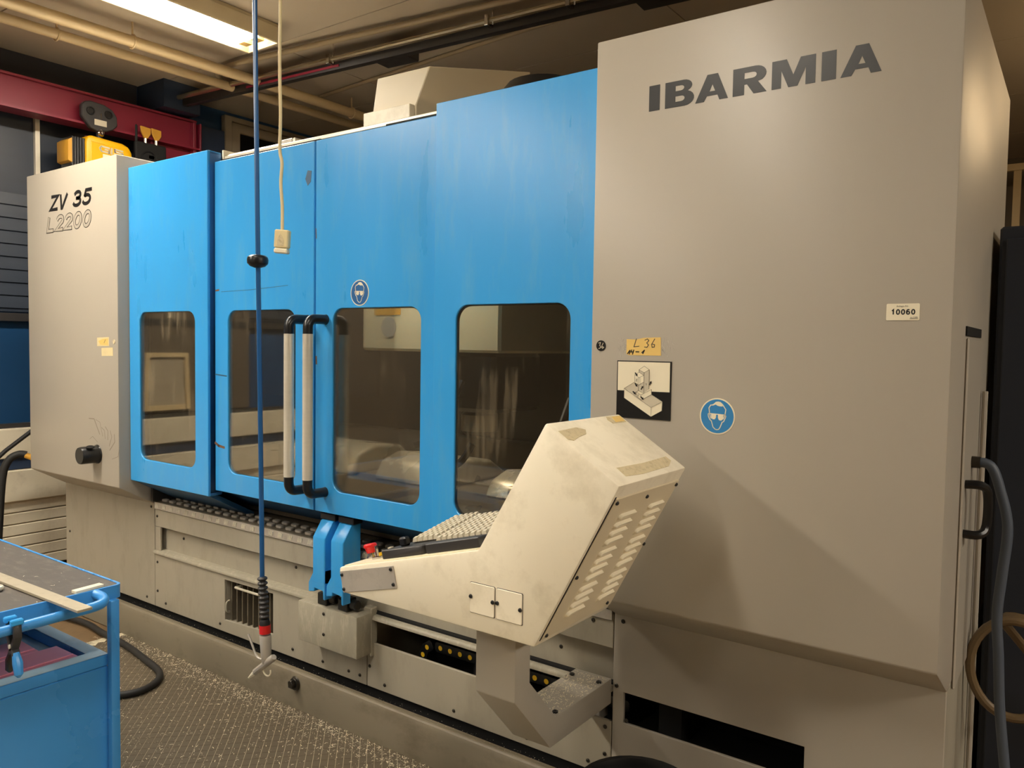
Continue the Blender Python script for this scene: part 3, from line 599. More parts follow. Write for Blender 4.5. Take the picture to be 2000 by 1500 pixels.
# ---- interior seen through the panes
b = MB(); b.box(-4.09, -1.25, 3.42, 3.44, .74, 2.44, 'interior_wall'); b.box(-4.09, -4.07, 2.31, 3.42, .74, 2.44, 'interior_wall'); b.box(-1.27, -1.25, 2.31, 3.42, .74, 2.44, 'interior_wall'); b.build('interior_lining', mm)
b = MB(); b.prism([(2.50, .745), (2.50, .96), (2.62, 1.0), (3.2, 1.0), (3.3, 1.12), (3.41, 1.12), (3.41, .745)], 0, -4.0, -1.3, 'interior_steel'); b.build('machine_table', mm, bevel=.02, seg=2)
MB().prism([(2.31, .925), (2.31, .965), (2.53, 1.0), (2.53, .9)], 0, -4.05, -1.28, 'interior_steel').build('inner_apron', mm)
for x0, x1, z in ((-3.3, -2.78, 1.10), (-2.65, -2.2, 1.08), (-2.0, -1.5, 1.06)):
    MB().prism([(2.56, .99), (2.62, z), (2.72, z + .03), (2.9, z + .01), (3.05, 1.0)], 0, x0, x1, 'bright_sheet').build('chip_guard', mm, bevel=.025, seg=3)
for x0 in (-1.82, -1.74): MB().cyl((x0, 2.52, 1.04), (x0 + .42, 2.55, 1.05), .024, 'bright_sheet', 14).build('clamping_bar', mm)
MB().tube(smoothpath([(-2.35, 2.85, 1.45), (-2.35, 2.75, 1.3), (-2.3, 2.6, 1.15), (-2.22, 2.55, 1.09), (-2.12, 2.56, 1.12), (-2.08, 2.6, 1.2)], 5), .016, 'black_plastic', 8).build('coolant_hose', mm)
MB().tube(smoothpath([(-1.72, 2.8, 1.4), (-1.7, 2.65, 1.2), (-1.62, 2.55, 1.1), (-1.55, 2.52, 1.08)], 5), .016, 'black_plastic', 8).build('coolant_hose', mm)
b = MB(); b.box(-2.95, -2.08, 2.78, 3.4, 1.585, 2.42, 'spindle_cover'); b.build('spindle_cover', mm, bevel=.012)
b = MB(); b.box(-2.62, -2.2, 2.9, 3.3, 1.30, 1.585, 'black_plastic'); b.cyl((-2.4, 3.05, 1.3), (-2.4, 3.05, 1.18), .09, 'interior_steel', 20); b.build('spindle_nose', mm, bevel=.02)
MB().box(-2.86, -2.68, 2.777, 2.779, 1.76, 1.86, 'ochre').build('cover_label', mm)
MB().prism(circ(-2.76, 1.70, .05), 1, 2.776, 2.779, 'grey_paint').build('cover_badge', mm)
MB().box(-4.05, -3.45, 3.0, 3.4, 1.3, 2.4, 'charcoal').build('tool_changer', mm)
wlp = MB().box(-3.3, -2.2, 2.45, 2.52, 2.40, 2.425, 'charcoal').build('work_lamp', mm)
MB().box(-3.28, -2.22, 2.46, 2.51, 2.392, 2.40, 'work_glow').build('lamp_tube', wlp)
# ---- skirt under the doors
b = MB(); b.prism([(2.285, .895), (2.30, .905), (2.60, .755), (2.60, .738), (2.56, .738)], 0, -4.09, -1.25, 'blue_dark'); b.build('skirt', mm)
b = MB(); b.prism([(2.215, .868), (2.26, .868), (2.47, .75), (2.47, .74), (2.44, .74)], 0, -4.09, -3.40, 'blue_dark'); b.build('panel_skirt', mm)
# ---- tread strip of checker plate on top of the base
b = MB(); b.box(-4.095, -1.252, 2.334, 2.62, .718, .735, 'vent_bar'); b.box(-4.095, -1.252, 2.331, 2.336, .695, .735, 'dull_aluminium'); tr = b.build('tread_strip', mm, bevel=.002)  # dark colour of the top plate stands in for shade between the studs
lug = MB()
for k in range(4): lug.add([(k * .008, 0, 0), (k * .008 + .004, 0, 0), (k * .008 + .011, 0, .024), (k * .008 + .007, 0, .024), (k * .008 + .001, -.0025, .002), (k * .008 + .003, -.0025, .002), (k * .008 + .010, -.0025, .022), (k * .008 + .008, -.0025, .022)], [(4, 5, 6, 7), (0, 1, 5, 4), (1, 2, 6, 5), (2, 3, 7, 6), (3, 0, 4, 7)], 'bright_lug')
lm = lug.mesh('tread_lug', smooth=False)
stud = MB(); stud.prism(rrect(-.022, .022, -.014, .014, .010, 3), 2, 0, .012, 'dull_aluminium'); stm = stud.mesh('tread_stud', bevel=.002)
n = int(2.80 / .0705)
for k in range(n):
    x = -4.085 + k * .0705
    if x > -2.25 and x < -1.45: continue
    link('tread_lug', lm, tr, loc=(x, 2.3305, .7035))
    for r_, yy in enumerate((2.375, 2.44)): link('tread_stud', stm, tr, loc=(x + .03 + .03 * r_, yy, .735))
# ---- base: sheet panels, recess, ledge, slot
scr = screw_mesh(.0075)
def bolts(parent, pts, y):
    for x, z in pts: link('screw', scr, parent, loc=(x, y, z))
p = MB().prism([(-5.13, .15), (-4.109, .15), (-4.109, .735), (-5.13, .735)], 1, YB, YB + .012, 'grey_paint_base').build('base_panel', mm, bevel=.002)
bolts(p, [(-4.14, .70), (-4.19, .185), (-5.08, .42)], YB)
p = MB().box(-4.104, -1.252, YB, YB + .012, .598, .716, 'grey_paint_base').box(-4.104, -4.052, YB, YB + .012, .465, .597, 'grey_paint_base').build('base_panel', mm, bevel=.002)
bolts(p, [(-4.08, .655), (-1.33, .68)], YB)
p = MB().box(-4.104, -1.252, YB + .035, YB + .045, .465, .598, 'grey_paint_base').build('recess_panel', mm)
bolts(p, [(-3.88, .555), (-2.95, .565), (-1.48, .54)], YB + .035)
MB().prism([(YB - .012, .447), (YB - .012, .458), (YB - .004, .466), (YB + .046, .470), (YB + .046, .447)], 0, -4.107, -1.252, 'grey_scuffed').build('ledge', mm, bevel=.002)
p = MB().prism([(-4.106, .15), (-2.44, .15), (-2.44, .446), (-4.106, .446)], 1, YB, YB + .012, 'grey_paint_base', holes=[[(-3.462, .212), (-3.462, .418), (-3.077, .422), (-3.077, .226)]]).build('base_panel', mm, bevel=.002)
bolts(p, [(-4.08, .40), (-4.08, .24), (-4.0, .185), (-3.5, .185), (-2.93, .19), (-2.72, .185), (-2.55, .185), (-2.48, .185)], YB)
vt = MB().box(-3.50, -3.04, YB + .012, YB + .12, .17, .205, 'grey_paint_base').box(-3.50, -3.462, YB + .012, YB + .12, .205, .44, 'grey_paint_base').box(-3.077, -3.04, YB + .012, YB + .12, .205, .44, 'grey_paint_base').box(-3.5, -3.04, YB + .012, YB + .12, .424, .446, 'grey_paint_base').box(-3.5, -3.04, YB + .12, YB + .13, .17, .446, 'dark_void').build('vent_recess', mm)
for k in range(9): MB().box(-3.45 + k * .044, -3.443 + k * .044, YB + .03, YB + .075, .205, .425, 'vent_bar').build('vent_bar', vt)
MB().tube(smoothpath([(-3.37, YB + .03, .395), (-3.37, YB + .005, .395), (-3.36, YB, .395), (-3.2, YB, .395), (-3.19, YB + .005, .395), (-3.19, YB + .03, .395)], 4), .006, 'aluminium', 8).build('vent_handle', vt)
MB().tube(smoothpath([(-3.45, YB + .02, .25), (-3.45, YB + .003, .26), (-3.45, YB + .003, .30), (-3.45, YB + .02, .31)], 4), .005, 'grey_scuffed', 8).build('vent_latch', vt)
p = MB().box(-2.436, -1.252, YB, YB + .012, .15, .345, 'grey_paint_base').build('base_panel', mm, bevel=.002)
bolts(p, [(-2.42, .325), (-2.42, .24), (-2.33, .18), (-1.95, .18), (-1.60, .18), (-1.275, .32), (-1.275, .225), (-1.34, .18)], YB)
b = MB().box(-2.44, -1.2, YB + .45, YB + .46, .15, .47, 'dark_void').box(-2.44, -2.43, YB + .012, YB + .45, .15, .47, 'grey_paint_base').box(-2.44, -1.2, YB + .05, YB + .46, .15, .16, 'dark_void').box(-2.44, -1.2, YB + .012, YB + .46, .468, .475, 'dark_void').build('chain_channel', mm)
p = MB().prism([(-1.249, .15), (-.256, .15), (-.256, .745), (-1.249, .745)], 1, YB, YB + .012, 'grey_paint', holes=[[(-1.207, .354), (-1.207, .458), (-.615, .458), (-.615, .354)]]).build('base_panel', mm, bevel=.002)
bolts(p, [(-1.215, .70), (-1.235, .475), (-1.195, .365)], YB)
MB().box(-1.2, -.5, YB + .25, YB + .26, .2, .6, 'black_matt').box(-1.24, -.5, YB + .012, YB + .26, .30, .31, 'black_matt').box(-1.10, -1.02, YB + .05, YB + .2, .31, .47, 'dark_void').build('slot_lining', mm)
MB().box(-.266, -.256, YB + .012, 3.4, .0, .72, 'grey_paint_base').build('base_side', mm)
MB().box(-5.12, -.28, 2.85, 3.38, .032, .73, 'black_matt').box(-5.12, -.28, 2.36, 2.37, .032, .20, 'dark_void').build('base_core', mm)
MB().box(-5.13, -5.12, YB + .012, 3.4, .13, .72, 'grey_paint_base').build('base_side', mm)
# plinth with rounded nosing
b = MB(); b.prism([(2.222, 0), (2.222, .142), (2.228, .155), (2.240, .158), (2.252, .150), (2.256, .140), (2.268, .133), (2.312, .128), (2.314, .03), (2.84, .03), (2.84, 0)], 0, -5.13, -.262, 'plinth_paint'); pl = b.build('plinth', mm)
MB().tube([(-5.12, 2.239, .150), (-.27, 2.239, .150)], .0125, 'plinth_paint', 10).build('nosing_tube', pl)
b = MB(); b.lathe((-2.762, 2.222, .113), (0, -1, 0), [(0, .032), (.004, .032), (.004, .028), (.014, .026), (.014, .001)], 'bolt_steel', 18); b.prism([(-2.775, .10), (-2.75, .10), (-2.745, .118), (-2.757, .135), (-2.778, .128)], 1, 2.19, 2.21, 'bolt_steel'); b.build('plug_bolt', pl, bevel=.002)
# cover box on the base front with two roller blocks and blue brackets
cb = MB().box(-2.772, -2.396, 2.24, YB, .302, .482, 'grey_scuffed').build('guide_cover', mm, bevel=.008, seg=2)
bolts(cb, [(-2.60, .455), (-2.60, .365)], 2.24)
bolts(cb, [(-2.74, .292)], 2.335)
MB().box(-2.44, -2.395, YB - .02, YB + .02, .29, .50, 'grey_scuffed').build('cover_edge', mm, bevel=.004)
for x in (-2.66, -2.53):
    b = MB().box(x, x + .055, 2.255, 2.315, .483, .535, 'black_plastic').cyl((x + .06, 2.285, .512), (x + .095, 2.285, .512), .022, 'bolt_steel', 14); b.build('roller_block', cb, bevel=.004)
for k, x in enumerate((-2.625, -2.512)):
    b = MB(); w_ = .075
    b.prism([(2.20, .60), (2.20, .795), (2.245, .862), (2.30, .862), (2.30, .60)], 0, x, x + w_, 'blue_paint')
    b.prism([(x, .64), (x - .028, .595), (x - .028, .553), (x + .01, .56), (x + .012, .575), (x + w_ - .012, .57), (x + w_ - .01, .535), (x + w_, .532), (x + w_, .66)], 1, 2.2005, 2.245, 'blue_paint')
    br_ = b.build('door_bracket', mm, bevel=.003)
    MB().box(x - .005, x + w_ + .012, 2.245, 2.30, .864, .892, 'black_plastic').build('bracket_clip', br_, bevel=.003)
MB().tube([(-2.517 + .008 * math.cos(q), 2.215, .705 + .012 * math.sin(q)) for q in [2 * math.pi * i / 10 for i in range(11)]], .002, 'chrome', 6).build('ring_pin', mm)
# energy chain with yellow link pins
cc = MB().box(-2.1, -1.3, 2.47, 2.50, .345, .385, 'black_matt').build('cable_chain', mm)
lk = MB(); lk.prism(rrect(-.031, .031, -.021, .021, .012, 4), 1, -.012, .05, 'black_plastic'); lk.prism(circ(-.0, .0, .0115, 14), 1, -.0145, -.012, 'yellow_plastic'); lkm = lk.mesh('chain_link', bevel=.003)
pts = []
for k in range(17): pts.append((-2.085 + k * .052, .376, 0))
for k, a in enumerate((38, 78, 118)): pts.append((-2.12 - .062 * math.sin(math.radians(a)), .314 + .062 * math.cos(math.radians(a)), -math.radians(a) * .9))
for x, z, a in pts: link('chain_link', lkm, cc, loc=(x, 2.425, z), rot=(0, a, 0))
MB().box(-1.44, -1.33, 2.40, 2.46, .30, .40, 'dull_aluminium').build('chain_anchor', cc, bevel=.003)
MB().box(-1.98, -1.93, 2.50, 2.53, .16, .40, 'charcoal').build('chain_support', cc)

# fume hood on the machine roof
hd = thing('mist_extractor', 'cream sheet metal extractor hood standing on the machine roof', 'extractor', (-2.5, 2.85, 2.461))
b = MB()
v = [(-2.705, 2.6, 2.462), (-2.42, 2.6, 2.462), (-2.42, 3.35, 2.462), (-2.705, 3.35, 2.462), (-2.70, 2.6, 2.66), (-2.425, 2.6, 2.672), (-2.43, 3.35, 2.672), (-2.70, 3.35, 2.66), (-2.683, 2.615, 2.836), (-2.36, 2.615, 2.832), (-2.30, 3.3, 2.99), (-2.683, 3.3, 2.99)]
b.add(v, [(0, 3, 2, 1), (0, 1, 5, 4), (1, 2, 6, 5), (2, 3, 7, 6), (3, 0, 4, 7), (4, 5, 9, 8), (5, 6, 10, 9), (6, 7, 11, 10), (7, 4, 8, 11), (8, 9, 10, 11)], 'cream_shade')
b.build('hood', hd, bevel=.004)
MB().box(-2.72, -2.43, 2.565, 2.598, 2.462, 2.672, 'cream_paint').build('front_flange', hd, bevel=.003)
b = MB(); b.box(-2.62, -2.56, 2.556, 2.566, 2.535, 2.56, 'charcoal'); b.build('hood_latch', hd)
MB().box(-2.42, -2.0, 2.6, 2.615, 2.47, 2.56, 'cream_shade').build('base_flange', hd)

# ================================================================== OPERATOR CONSOLE
oc = thing('operator_console', 'cream slanted operator console with louvred back in front of grey column', 'console', (-1.3, 1.79, .41))
A = (-1.789, .945); B = (-1.775, .871); Cc = (-1.077, .870); Dd = (-.848, 1.301); Ee = (-1.055, 1.433); G = (-1.259, 1.085)
YC0, YC1 = 1.6, 1.975
body = MB().prism([A, B, Cc, Dd, Ee, G], 1, YC0, YC1, 'cream_paint').build('body', oc, bevel=.006, seg=2)
def frame(o2, t2):
    d = Vector((t2[0] - o2[0], 0, t2[1] - o2[1])).normalized(); n_ = Vector((0, 1, 0)).cross(d) * -1
    return Matrix(((d.x, 0, n_.x, o2[0]), (0, 1, 0, YC0), (d.z, 0, n_.z, o2[1]), (0, 0, 0, 1)))
Fv = frame(Cc, Dd)
# make sure the local +z points out of the body
def outward(F, ref):
    n_ = Vector((F[0][2], F[1][2], F[2][2])); o_ = Vector((F[0][3], 0, F[2][3]))
    if n_.dot(Vector((ref[0], 0, ref[1])) - Vector((o_.x, 0, o_.z))) > 0:
        for i in range(3): F[i][2] = -F[i][2]
    return F
ref = (-1.15, 1.1)
Fv = outward(Fv, ref)
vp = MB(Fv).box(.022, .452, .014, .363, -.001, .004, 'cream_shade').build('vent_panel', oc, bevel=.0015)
MB(Fv).box(.018, .456, .010, .014, -.001, .0012, 'dark_void').build('panel_gap', oc)
lv = MB(Fv)
def louvre(b, s, t):
    n_ = 6; L_, H_ = .042, .0095; bot = []; top = []
    out = [(-H_, -L_)] + [(-H_ , L_)] + [(H_, L_ - .002)] + [(H_ * math.cos(q) , -L_ + .012 - .012 * math.sin(q)) for q in (0, .5, 1.0, 1.4)]
    k = [(s + p[0], t + p[1], .004) for p in out]; tp_ = [(s + p[0] * .8, t + p[1] * .96, .004 + (.009 if p[0] > 0 else .002)) for p in out]
    nn = len(k); b.add(k + tp_, [tuple(range(nn, 2 * nn))] + [(i, (i + 1) % nn, nn + (i + 1) % nn, nn + i) for i in range(nn)], 'louvre_paint')
for t in (.118, .278):
    for g in (.387, .274, .161):
        for k in range(4):
            b = MB(Fv); louvre(b, g - k * .026, t); b.build('louvre', vp, smooth=False)
csc = screw_mesh(.0055, 'print_black')
Rz = Matrix.Rotation(math.pi / 2, 4, 'X')
for s, t in ((.035, .024), (.44, .024), (.44, .353), (.43, .19), (.24, .36), (.04, .33), (.22, .02)):
    o = link('screw', csc, vp); o.matrix_local = Matrix(((Fv[0][0], -Fv[0][2], Fv[0][1], 0), (Fv[1][0], -Fv[1][2], Fv[1][1], 0), (Fv[2][0], -Fv[2][2], Fv[2][1], 0), (0, 0, 0, 1))); o.location = Fv @ Vector((s, t, .004))
gp = MB().prism([(-1.784, .935), (-1.562, .991), (-1.546, .928), (-1.766, .872)], 1, YC0 - .003, YC0, 'dull_aluminium').build('side_plate', oc, bevel=.002, label='grey metal plate')
for x, z in ((-1.772, .926), (-1.570, .979), (-1.559, .937), (-1.763, .884)): link('screw', csc, gp, loc=(x, YC0 - .003, z))
for x0, ss in ((-1.281, ((-1.277, .961), (-1.205, .959))), (-1.194, ((-1.190, .960), (-1.118, .957)))):
    cp = MB().prism(rrect(x0, x0 + .081, .918, .998, .004, 3), 1, YC0 - .0035, YC0, 'cream_paint').build('cover_plate', oc, bevel=.0015)
    MB().prism(rrect(x0 - .0012, x0 + .0822, .9168, .9992, .004, 3), 1, YC0 - .0006, YC0, 'ink_line').build('plate_gap', oc)
    for x, z in ss: link('screw', csc, cp, loc=(x, YC0 - .0035, z))
MB().lathe((-1.782, 1.70, .905), (-1, 0, -.15), [(0, .028), (.008, .028), (.02, .027), (.034, .021), (.042, .01), (.044, .001)], 'black_plastic', 18).build('end_knob', oc)
Ft = outward(frame(Ee, Dd), ref)
for pts in ([(.036, .012), (.032, .10), (.045, .128), (.06, .11), (.066, .07), (.076, .03), (.07, .012)],): MB(Ft).prism(pts, 2, 0, .0012, 'residue').build('sticker_residue', oc)
MB(Ft).prism([(.008, .29), (.010, .365), (.038, .36), (.036, .287), (.02, .28)], 2, 0, .0012, 'residue').build('sticker_residue', oc)
MB(Ft).prism([(.012, .315), (.012, .362), (.034, .356), (.034, .305)], 2, .0012, .002, 'tape_yellow').build('sticker_residue', oc)
MB(Ft).prism([(.19, .07), (.195, .20), (.192, .34), (.21, .342), (.226, .30), (.228, .15), (.222, .068)], 2, 0, .0010, 'residue').build('sticker_residue', oc)
# control panel on the slope
Fs = outward(frame(A, G), ref)
cpn = MB(Fs).box(.012, .535, .012, .363, 0, .003, 'cream_edge').build('control_panel', oc, bevel=.001)
es = MB(Fs).lathe((.03, .11, .003), (0, 0, 1), [(0, .016), (.006, .016), (.006, .011), (.016, .011)], 'chrome', 16)
es.lathe((.03, .11, .019), (0, 0, 1), [(0, .014), (.016, .018), (.018, .021), (.024, .021), (.028, .018), (.029, .001)], 'red_plastic', 20); es.build('emergency_stop', oc)
b = MB(Fs).lathe((.075, .105, .003), (0, 0, 1), [(0, .012), (.004, .012), (.004, .009), (.014, .009), (.014, .001)], 'yellow_plastic', 14); b.build('push_button', oc)
b = MB(Fs).box(.082, .112, .06, .085, .003, .010, 'chrome').box(.094, .099, .066, .076, .01, .042, 'chrome'); b.build('key_switch', oc, bevel=.001)
b = MB(Fs).lathe((.128, .10, .003), (0, 0, 1), [(0, .012), (.004, .012), (.005, .010), (.026, .009), (.027, .001)], 'label_grey', 14); b.build('selector_knob', oc)
MB(Fs).prism([(.158, .03), (.318, .03), (.328, .045), (.328, .335), (.158, .335)], 2, .003, .029, 'charcoal').build('keyboard_block', oc, bevel=.003)
MB(Fs).box(.335, .532, .03, .335, .003, .031, 'charcoal').build('keyboard_block', oc, bevel=.003)
MB(Fs).box(.205, .232, .06, .085, .029, .056, 'black_plastic').build('rocker_switch', oc, bevel=.005)
for s, t in ((.19, .30), (.30, .30), (.36, .30)): MB(Fs).lathe((s, t, .029), (0, 0, 1), [(0, .03), (.012, .03), (.03, .024), (.032, .001)], 'black_plastic', 20).build('dial', oc)
kc = MB(); kc.add([(-.009, -.009, 0), (.009, -.009, 0), (.009, .009, 0), (-.009, .009, 0), (-.006, -.006, .011), (.006, -.006, .011), (.006, .006, .013), (-.006, .006, .013)], [(4, 5, 6, 7), (0, 1, 5, 4), (1, 2, 6, 5), (2, 3, 7, 6), (3, 0, 4, 7)], 'label_grey')
kcm = kc.mesh('key_cap', smooth=False)
MB(Fs).prism([(.10, .0285), (.335, .0285), (.335, .066), (.325, .066)], 0, .215, .325, 'charcoal').build('key_ramp', oc, bevel=.001)
MB(Fs).prism([(.07, .0305), (.335, .0305), (.335, .072), (.325, .072)], 0, .336, .531, 'charcoal').build('key_ramp', oc, bevel=.001)
for s0, n_, t0 in ((.226, 5, .115), (.347, 9, .085)):
    for i in range(n_):
        for j in range(10):
            t = t0 + j * .0212
            if t > .32: continue
            o = link('key_cap', kcm, oc); o.matrix_parent_inverse = Matrix.Translation(-oc.location)
            o.matrix_basis = Fs @ Matrix.Translation((s0 + i * .0212, t, .030 + (t - .085) * .165)) @ Matrix.Rotation(.16, 4, 'X')
Fc = outward(frame(G, Ee), ref)
MB(Fc).box(.03, .37, .03, .345, 0, .004, 'charcoal').build('screen_bezel', oc, bevel=.002)
MB(Fc).box(.07, .33, .07, .305, .004, .0055, 'glass_dark').build('screen', oc)
# support arm (J shaped box section)
b = MB().prism([(1.77, .869), (1.77, .615), (1.96, .408), (2.339, .408), (2.339, .495), (1.99, .495), (1.845, .650), (1.845, .869)], 0, -1.395, -1.253, 'grey_paint')
arm = b.build('support_arm', oc, bevel=.004, seg=2, label='grey J-shaped box arm')
sw = MB()
def curl(b, x, y, z, s, mt='swarf'):
    a = random.uniform(0, 6.28); k = random.uniform(.5, 1.2) * s; c_, s_ = math.cos(a), math.sin(a); wv = s * .16; h = random.uniform(.1, .5) * s
    b.add([(x - c_ * k - s_ * wv, y - s_ * k + c_ * wv, z), (x - c_ * k + s_ * wv, y - s_ * k - c_ * wv, z), (x + s_ * wv, y - c_ * wv, z + h), (x - s_ * wv, y + c_ * wv, z + h), (x + c_ * k * .8 + s_ * wv, y + s_ * k - c_ * wv, z + h * .2), (x + c_ * k * .8 - s_ * wv, y + s_ * k + c_ * wv, z + h * .2)], [(0, 1, 2, 3), (3, 2, 4, 5)], mt)
for k in range(420): curl(sw, random.uniform(-1.39, -1.258), random.uniform(2.0, 2.32), .4955, random.uniform(.003, .0075))
sw.build('swarf', oc, kind='stuff', smooth=False)
for x, y in ((-1.27, 2.01), (-1.27, 2.28), (-1.375, 2.28)): MB().lathe((x, y, .495), (0, 0, 1), [(0, .009), (.006, .009), (.006, .005), (.002, .001)], 'black_plastic', 8).build('arm_bolt', arm)
b = MB().box(-1.45, -1.195, 2.30, 2.339, .36, .50, 'grey_paint_base'); b.build('arm_flange', oc, bevel=.003) if False else None

# ================================================================== HANGING HOSE AND CORD
ah = thing('air_hose', 'blue air hose hanging before the doors with stop ball and blow gun', 'hose', (-2.39, 1.75, .55))
MB().tube(smoothpath([(-2.41, 1.75, 3.55), (-2.405, 1.75, 2.9), (-2.392, 1.75, 2.2), (-2.386, 1.75, 1.9), (-2.372, 1.75, 1.3), (-2.362, 1.75, .77)], 6), .0085, 'hose_blue', 10).build('hose', ah)
MB().lathe((-2.388, 1.75, 1.885), (0, 0, 1), [(-.003, .012), (.002, .026), (.012, .036), (.024, .0375), (.034, .035), (.040, .028), (.043, .011)], 'black_plastic', 20).build('stop_ball', ah)
pr = []
for k in range(9): pr += [(k * .017, .011), (k * .017 + .003, .0165), (k * .017 + .007, .0185), (k * .017 + .011, .0165), (k * .017 + .015, .011)]
MB().lathe((-2.362, 1.75, .775), (.09, 0, -1), pr, 'charcoal', 14).build('bend_guard', ah)
MB().lathe((-2.348, 1.75, .622), (.06, 0, -1), [(0, .015), (.01, .019), (.028, .019), (.03, .017)], 'rubber', 14).build('coupling', ah)
MB().lathe((-2.3464, 1.75, .602), (.06, 0, -1), [(0, .0205), (.03, .0205)], 'red_plastic', 16).build('red_band', ah)
b = MB(); b.lathe((-2.344, 1.75, .565), (.06, 0, -1), [(0, .019), (.004, .021), (.06, .0195), (.10, .0155), (.105, .013)], 'dull_aluminium', 14)
b.tube([(-2.295, 1.75, .497), (-2.30, 1.75, .492), (-2.395, 1.745, .418)], [.010, .0135, .0125], 'dull_aluminium', 10)
b.tube([(-2.39, 1.745, .422), (-2.43, 1.742, .388)], [.011, .0035], 'label_white', 10); b.build('blow_gun', ah)
MB().tube(smoothpath([(-2.365, 1.75, .47), (-2.395, 1.75, .475), (-2.42, 1.75, .51), (-2.445, 1.75, .545)], 4), .004, 'dull_aluminium', 6).build('trigger', ah)
MB().tube([(-2.335 + .022 * math.cos(q), 1.75, .438 + .02 * math.sin(q)) for q in [math.pi + math.pi * 1.1 * i / 10 for i in range(11)]], .003, 'label_white', 6).build('hang_loop', ah)
pc = thing('pull_cord', 'thin cream cord hanging from ceiling with a taped pull switch', 'cord', (-2.31, 1.8, 1.95))
MB().tube(smoothpath([(-2.33, 1.8, 3.56), (-2.327, 1.8, 2.9), (-2.331, 1.8, 2.6), (-2.326, 1.8, 2.42), (-2.330, 1.8, 2.30), (-2.318, 1.8, 2.25), (-2.324, 1.8, 2.18), (-2.316, 1.8, 2.1), (-2.316, 1.8, 2.015)], 5), .0058, 'cord_white', 8).build('cord', pc)
b = MB(Matrix.Translation((-2.315, 1.8, 1.98)) @ Matrix.Rotation(.09, 4, 'Y') @ Matrix.Rotation(.5, 4, 'Z')); b.box(-.026, .026, -.014, .014, -.028, .036, 'paper_cream'); b.build('switch_body', pc, bevel=.004)
b = MB(Matrix.Translation((-2.315, 1.8, 1.98)) @ Matrix.Rotation(.09, 4, 'Y') @ Matrix.Rotation(.5, 4, 'Z')); b.box(-.025, .025, -.015, .015, -.047, -.029, 'label_white'); b.build('pull_button', pc, bevel=.004)
b = MB(Matrix.Translation((-2.315, 1.8, 1.98)) @ Matrix.Rotation(.09, 4, 'Y') @ Matrix.Rotation(.5, 4, 'Z')); b.prism([(-.012, -.02), (-.012, .005), (-.002, .022), (.012, .0), (.012, -.02)], 1, -.0155, -.014, 'residue'); b.build('worn_print', pc)

# ================================================================== TROLLEY
tt = thing('tool_trolley', 'blue workshop trolley with black rubber top and tube handle', 'trolley', (-3.0, .95, 0))
TX0, TX1, TY0, TY1 = -3.7, -2.40, .52, 1.262
b = MB(); b.prism(rrect(TX0, TX1, TY0, TY1, .022, 5), 2, .818, .859, 'trolley_blue', holes=[rrect(TX0 + .008, TX1 - .008, TY0 + .008, TY1 - .008, .016, 5)]); b.prism(rrect(TX0 + .009, TX1 - .009, TY0 + .009, TY1 - .009, .015, 5), 2, .82, .84, 'trolley_blue'); b.build('tray', tt)
MB().prism(rrect(TX0 + .009, TX1 - .009, TY0 + .009, TY1 - .009, .015, 5), 2, .841, .8575, 'mat_black').build('rubber_mat', tt)
def hpts(y0, y1): return [(TX1 - .002, y1, .842)] + [(TX1 + .0 + .052 * math.sin(q), y1 + .03 - .052 * (1 - math.cos(q)) - .03, .842 - .02 * math.sin(q)) for q in [math.pi / 2 * i / 6 for i in range(1, 7)]]
MB().tube(smoothpath([(TX1 - .003, 1.178, .846), (TX1 + .03, 1.183, .842), (TX1 + .058, 1.172, .836), (TX1 + .07, 1.14, .832), (TX1 + .07, 1.05, .83), (TX1 + .07, .75, .826), (TX1 + .06, .60, .826), (TX1 + .03, .58, .83), (TX1 - .003, .58, .835)], 5), .0145, 'trolley_blue', 14).build('handle_tube', tt)
for y in (1.229, .54):
    for x in (-2.397, -3.67):
        b = MB(); b.box(x - .014, x + .014, y - .014, y + .014, .12, .818, 'trolley_blue'); b.build('post', tt, bevel=.005, seg=2)
        c = MB().cyl((x, y, .03), (x, y, .10), .012, 'steel'); c.box(x - .035, x + .035, y - .03, y + .03, .105, .12, 'dull_aluminium'); c.lathe((x, y - .015, .05), (0, 1, 0), [(0, .04), (.002, .05), (.028, .05), (.03, .04)], 'rubber', 20); c.build('caster', tt)
CX1 = -2.415
b = MB(); y0, y1 = .54, 1.222
o_ = [(TX0 + .03, y0), (CX1, y0), (CX1, y1), (TX0 + .03, y1)]; h_ = [(TX0 + .09, y0 + .05), (CX1 - .05, y0 + .05), (CX1 - .05, y1 - .045), (TX0 + .09, y1 - .045)]
b.prism(o_, 2, .608, .645, 'trolley_blue', holes=[h_]); b.prism(o_, 2, .16, .607, 'trolley_blue'); b.build('drawer_cabinet', tt, bevel=.003)
MB().prism([(p[0] * .999 - .002, p[1] - .001) for p in o_], 2, .6452, .6462, 'trolley_dusty', holes=[h_]).build('dusty_rim', tt)
MB().box(TX0 + .09, CX1 - .05, y0 + .05, y1 - .045, .6075, .609, 'trolley_dusty').build('shelf_floor', tt)
def flat(name, b, label, cat, bev=.0015, group=None, **k): return tag(b.build(name, bevel=bev, **k), label, cat, group)
F1 = Matrix.Translation((-2.545, .92, .6095)) @ Matrix.Rotation(.02, 4, 'Z')
flat('plastic_board', MB(F1).box(-.075, .068, -.30, .245, 0, .028, 'pink_board').box(-.05, .045, -.295, .24, .0282, .032, 'pink_board'), 'right-hand pink board lying in the trolley shelf under the handle', 'board', group='pink boards on the trolley shelf')
flat('plastic_board', MB(Matrix.Translation((-2.705, .90, .6095)) @ Matrix.Rotation(-.03, 4, 'Z')).box(-.075, .07, -.30, .215, 0, .026, 'pink_board').box(-.05, .05, -.295, .21, .0262, .030, 'pink_board'), 'left-hand pink board lying in the trolley shelf, set further back', 'board', group='pink boards on the trolley shelf')
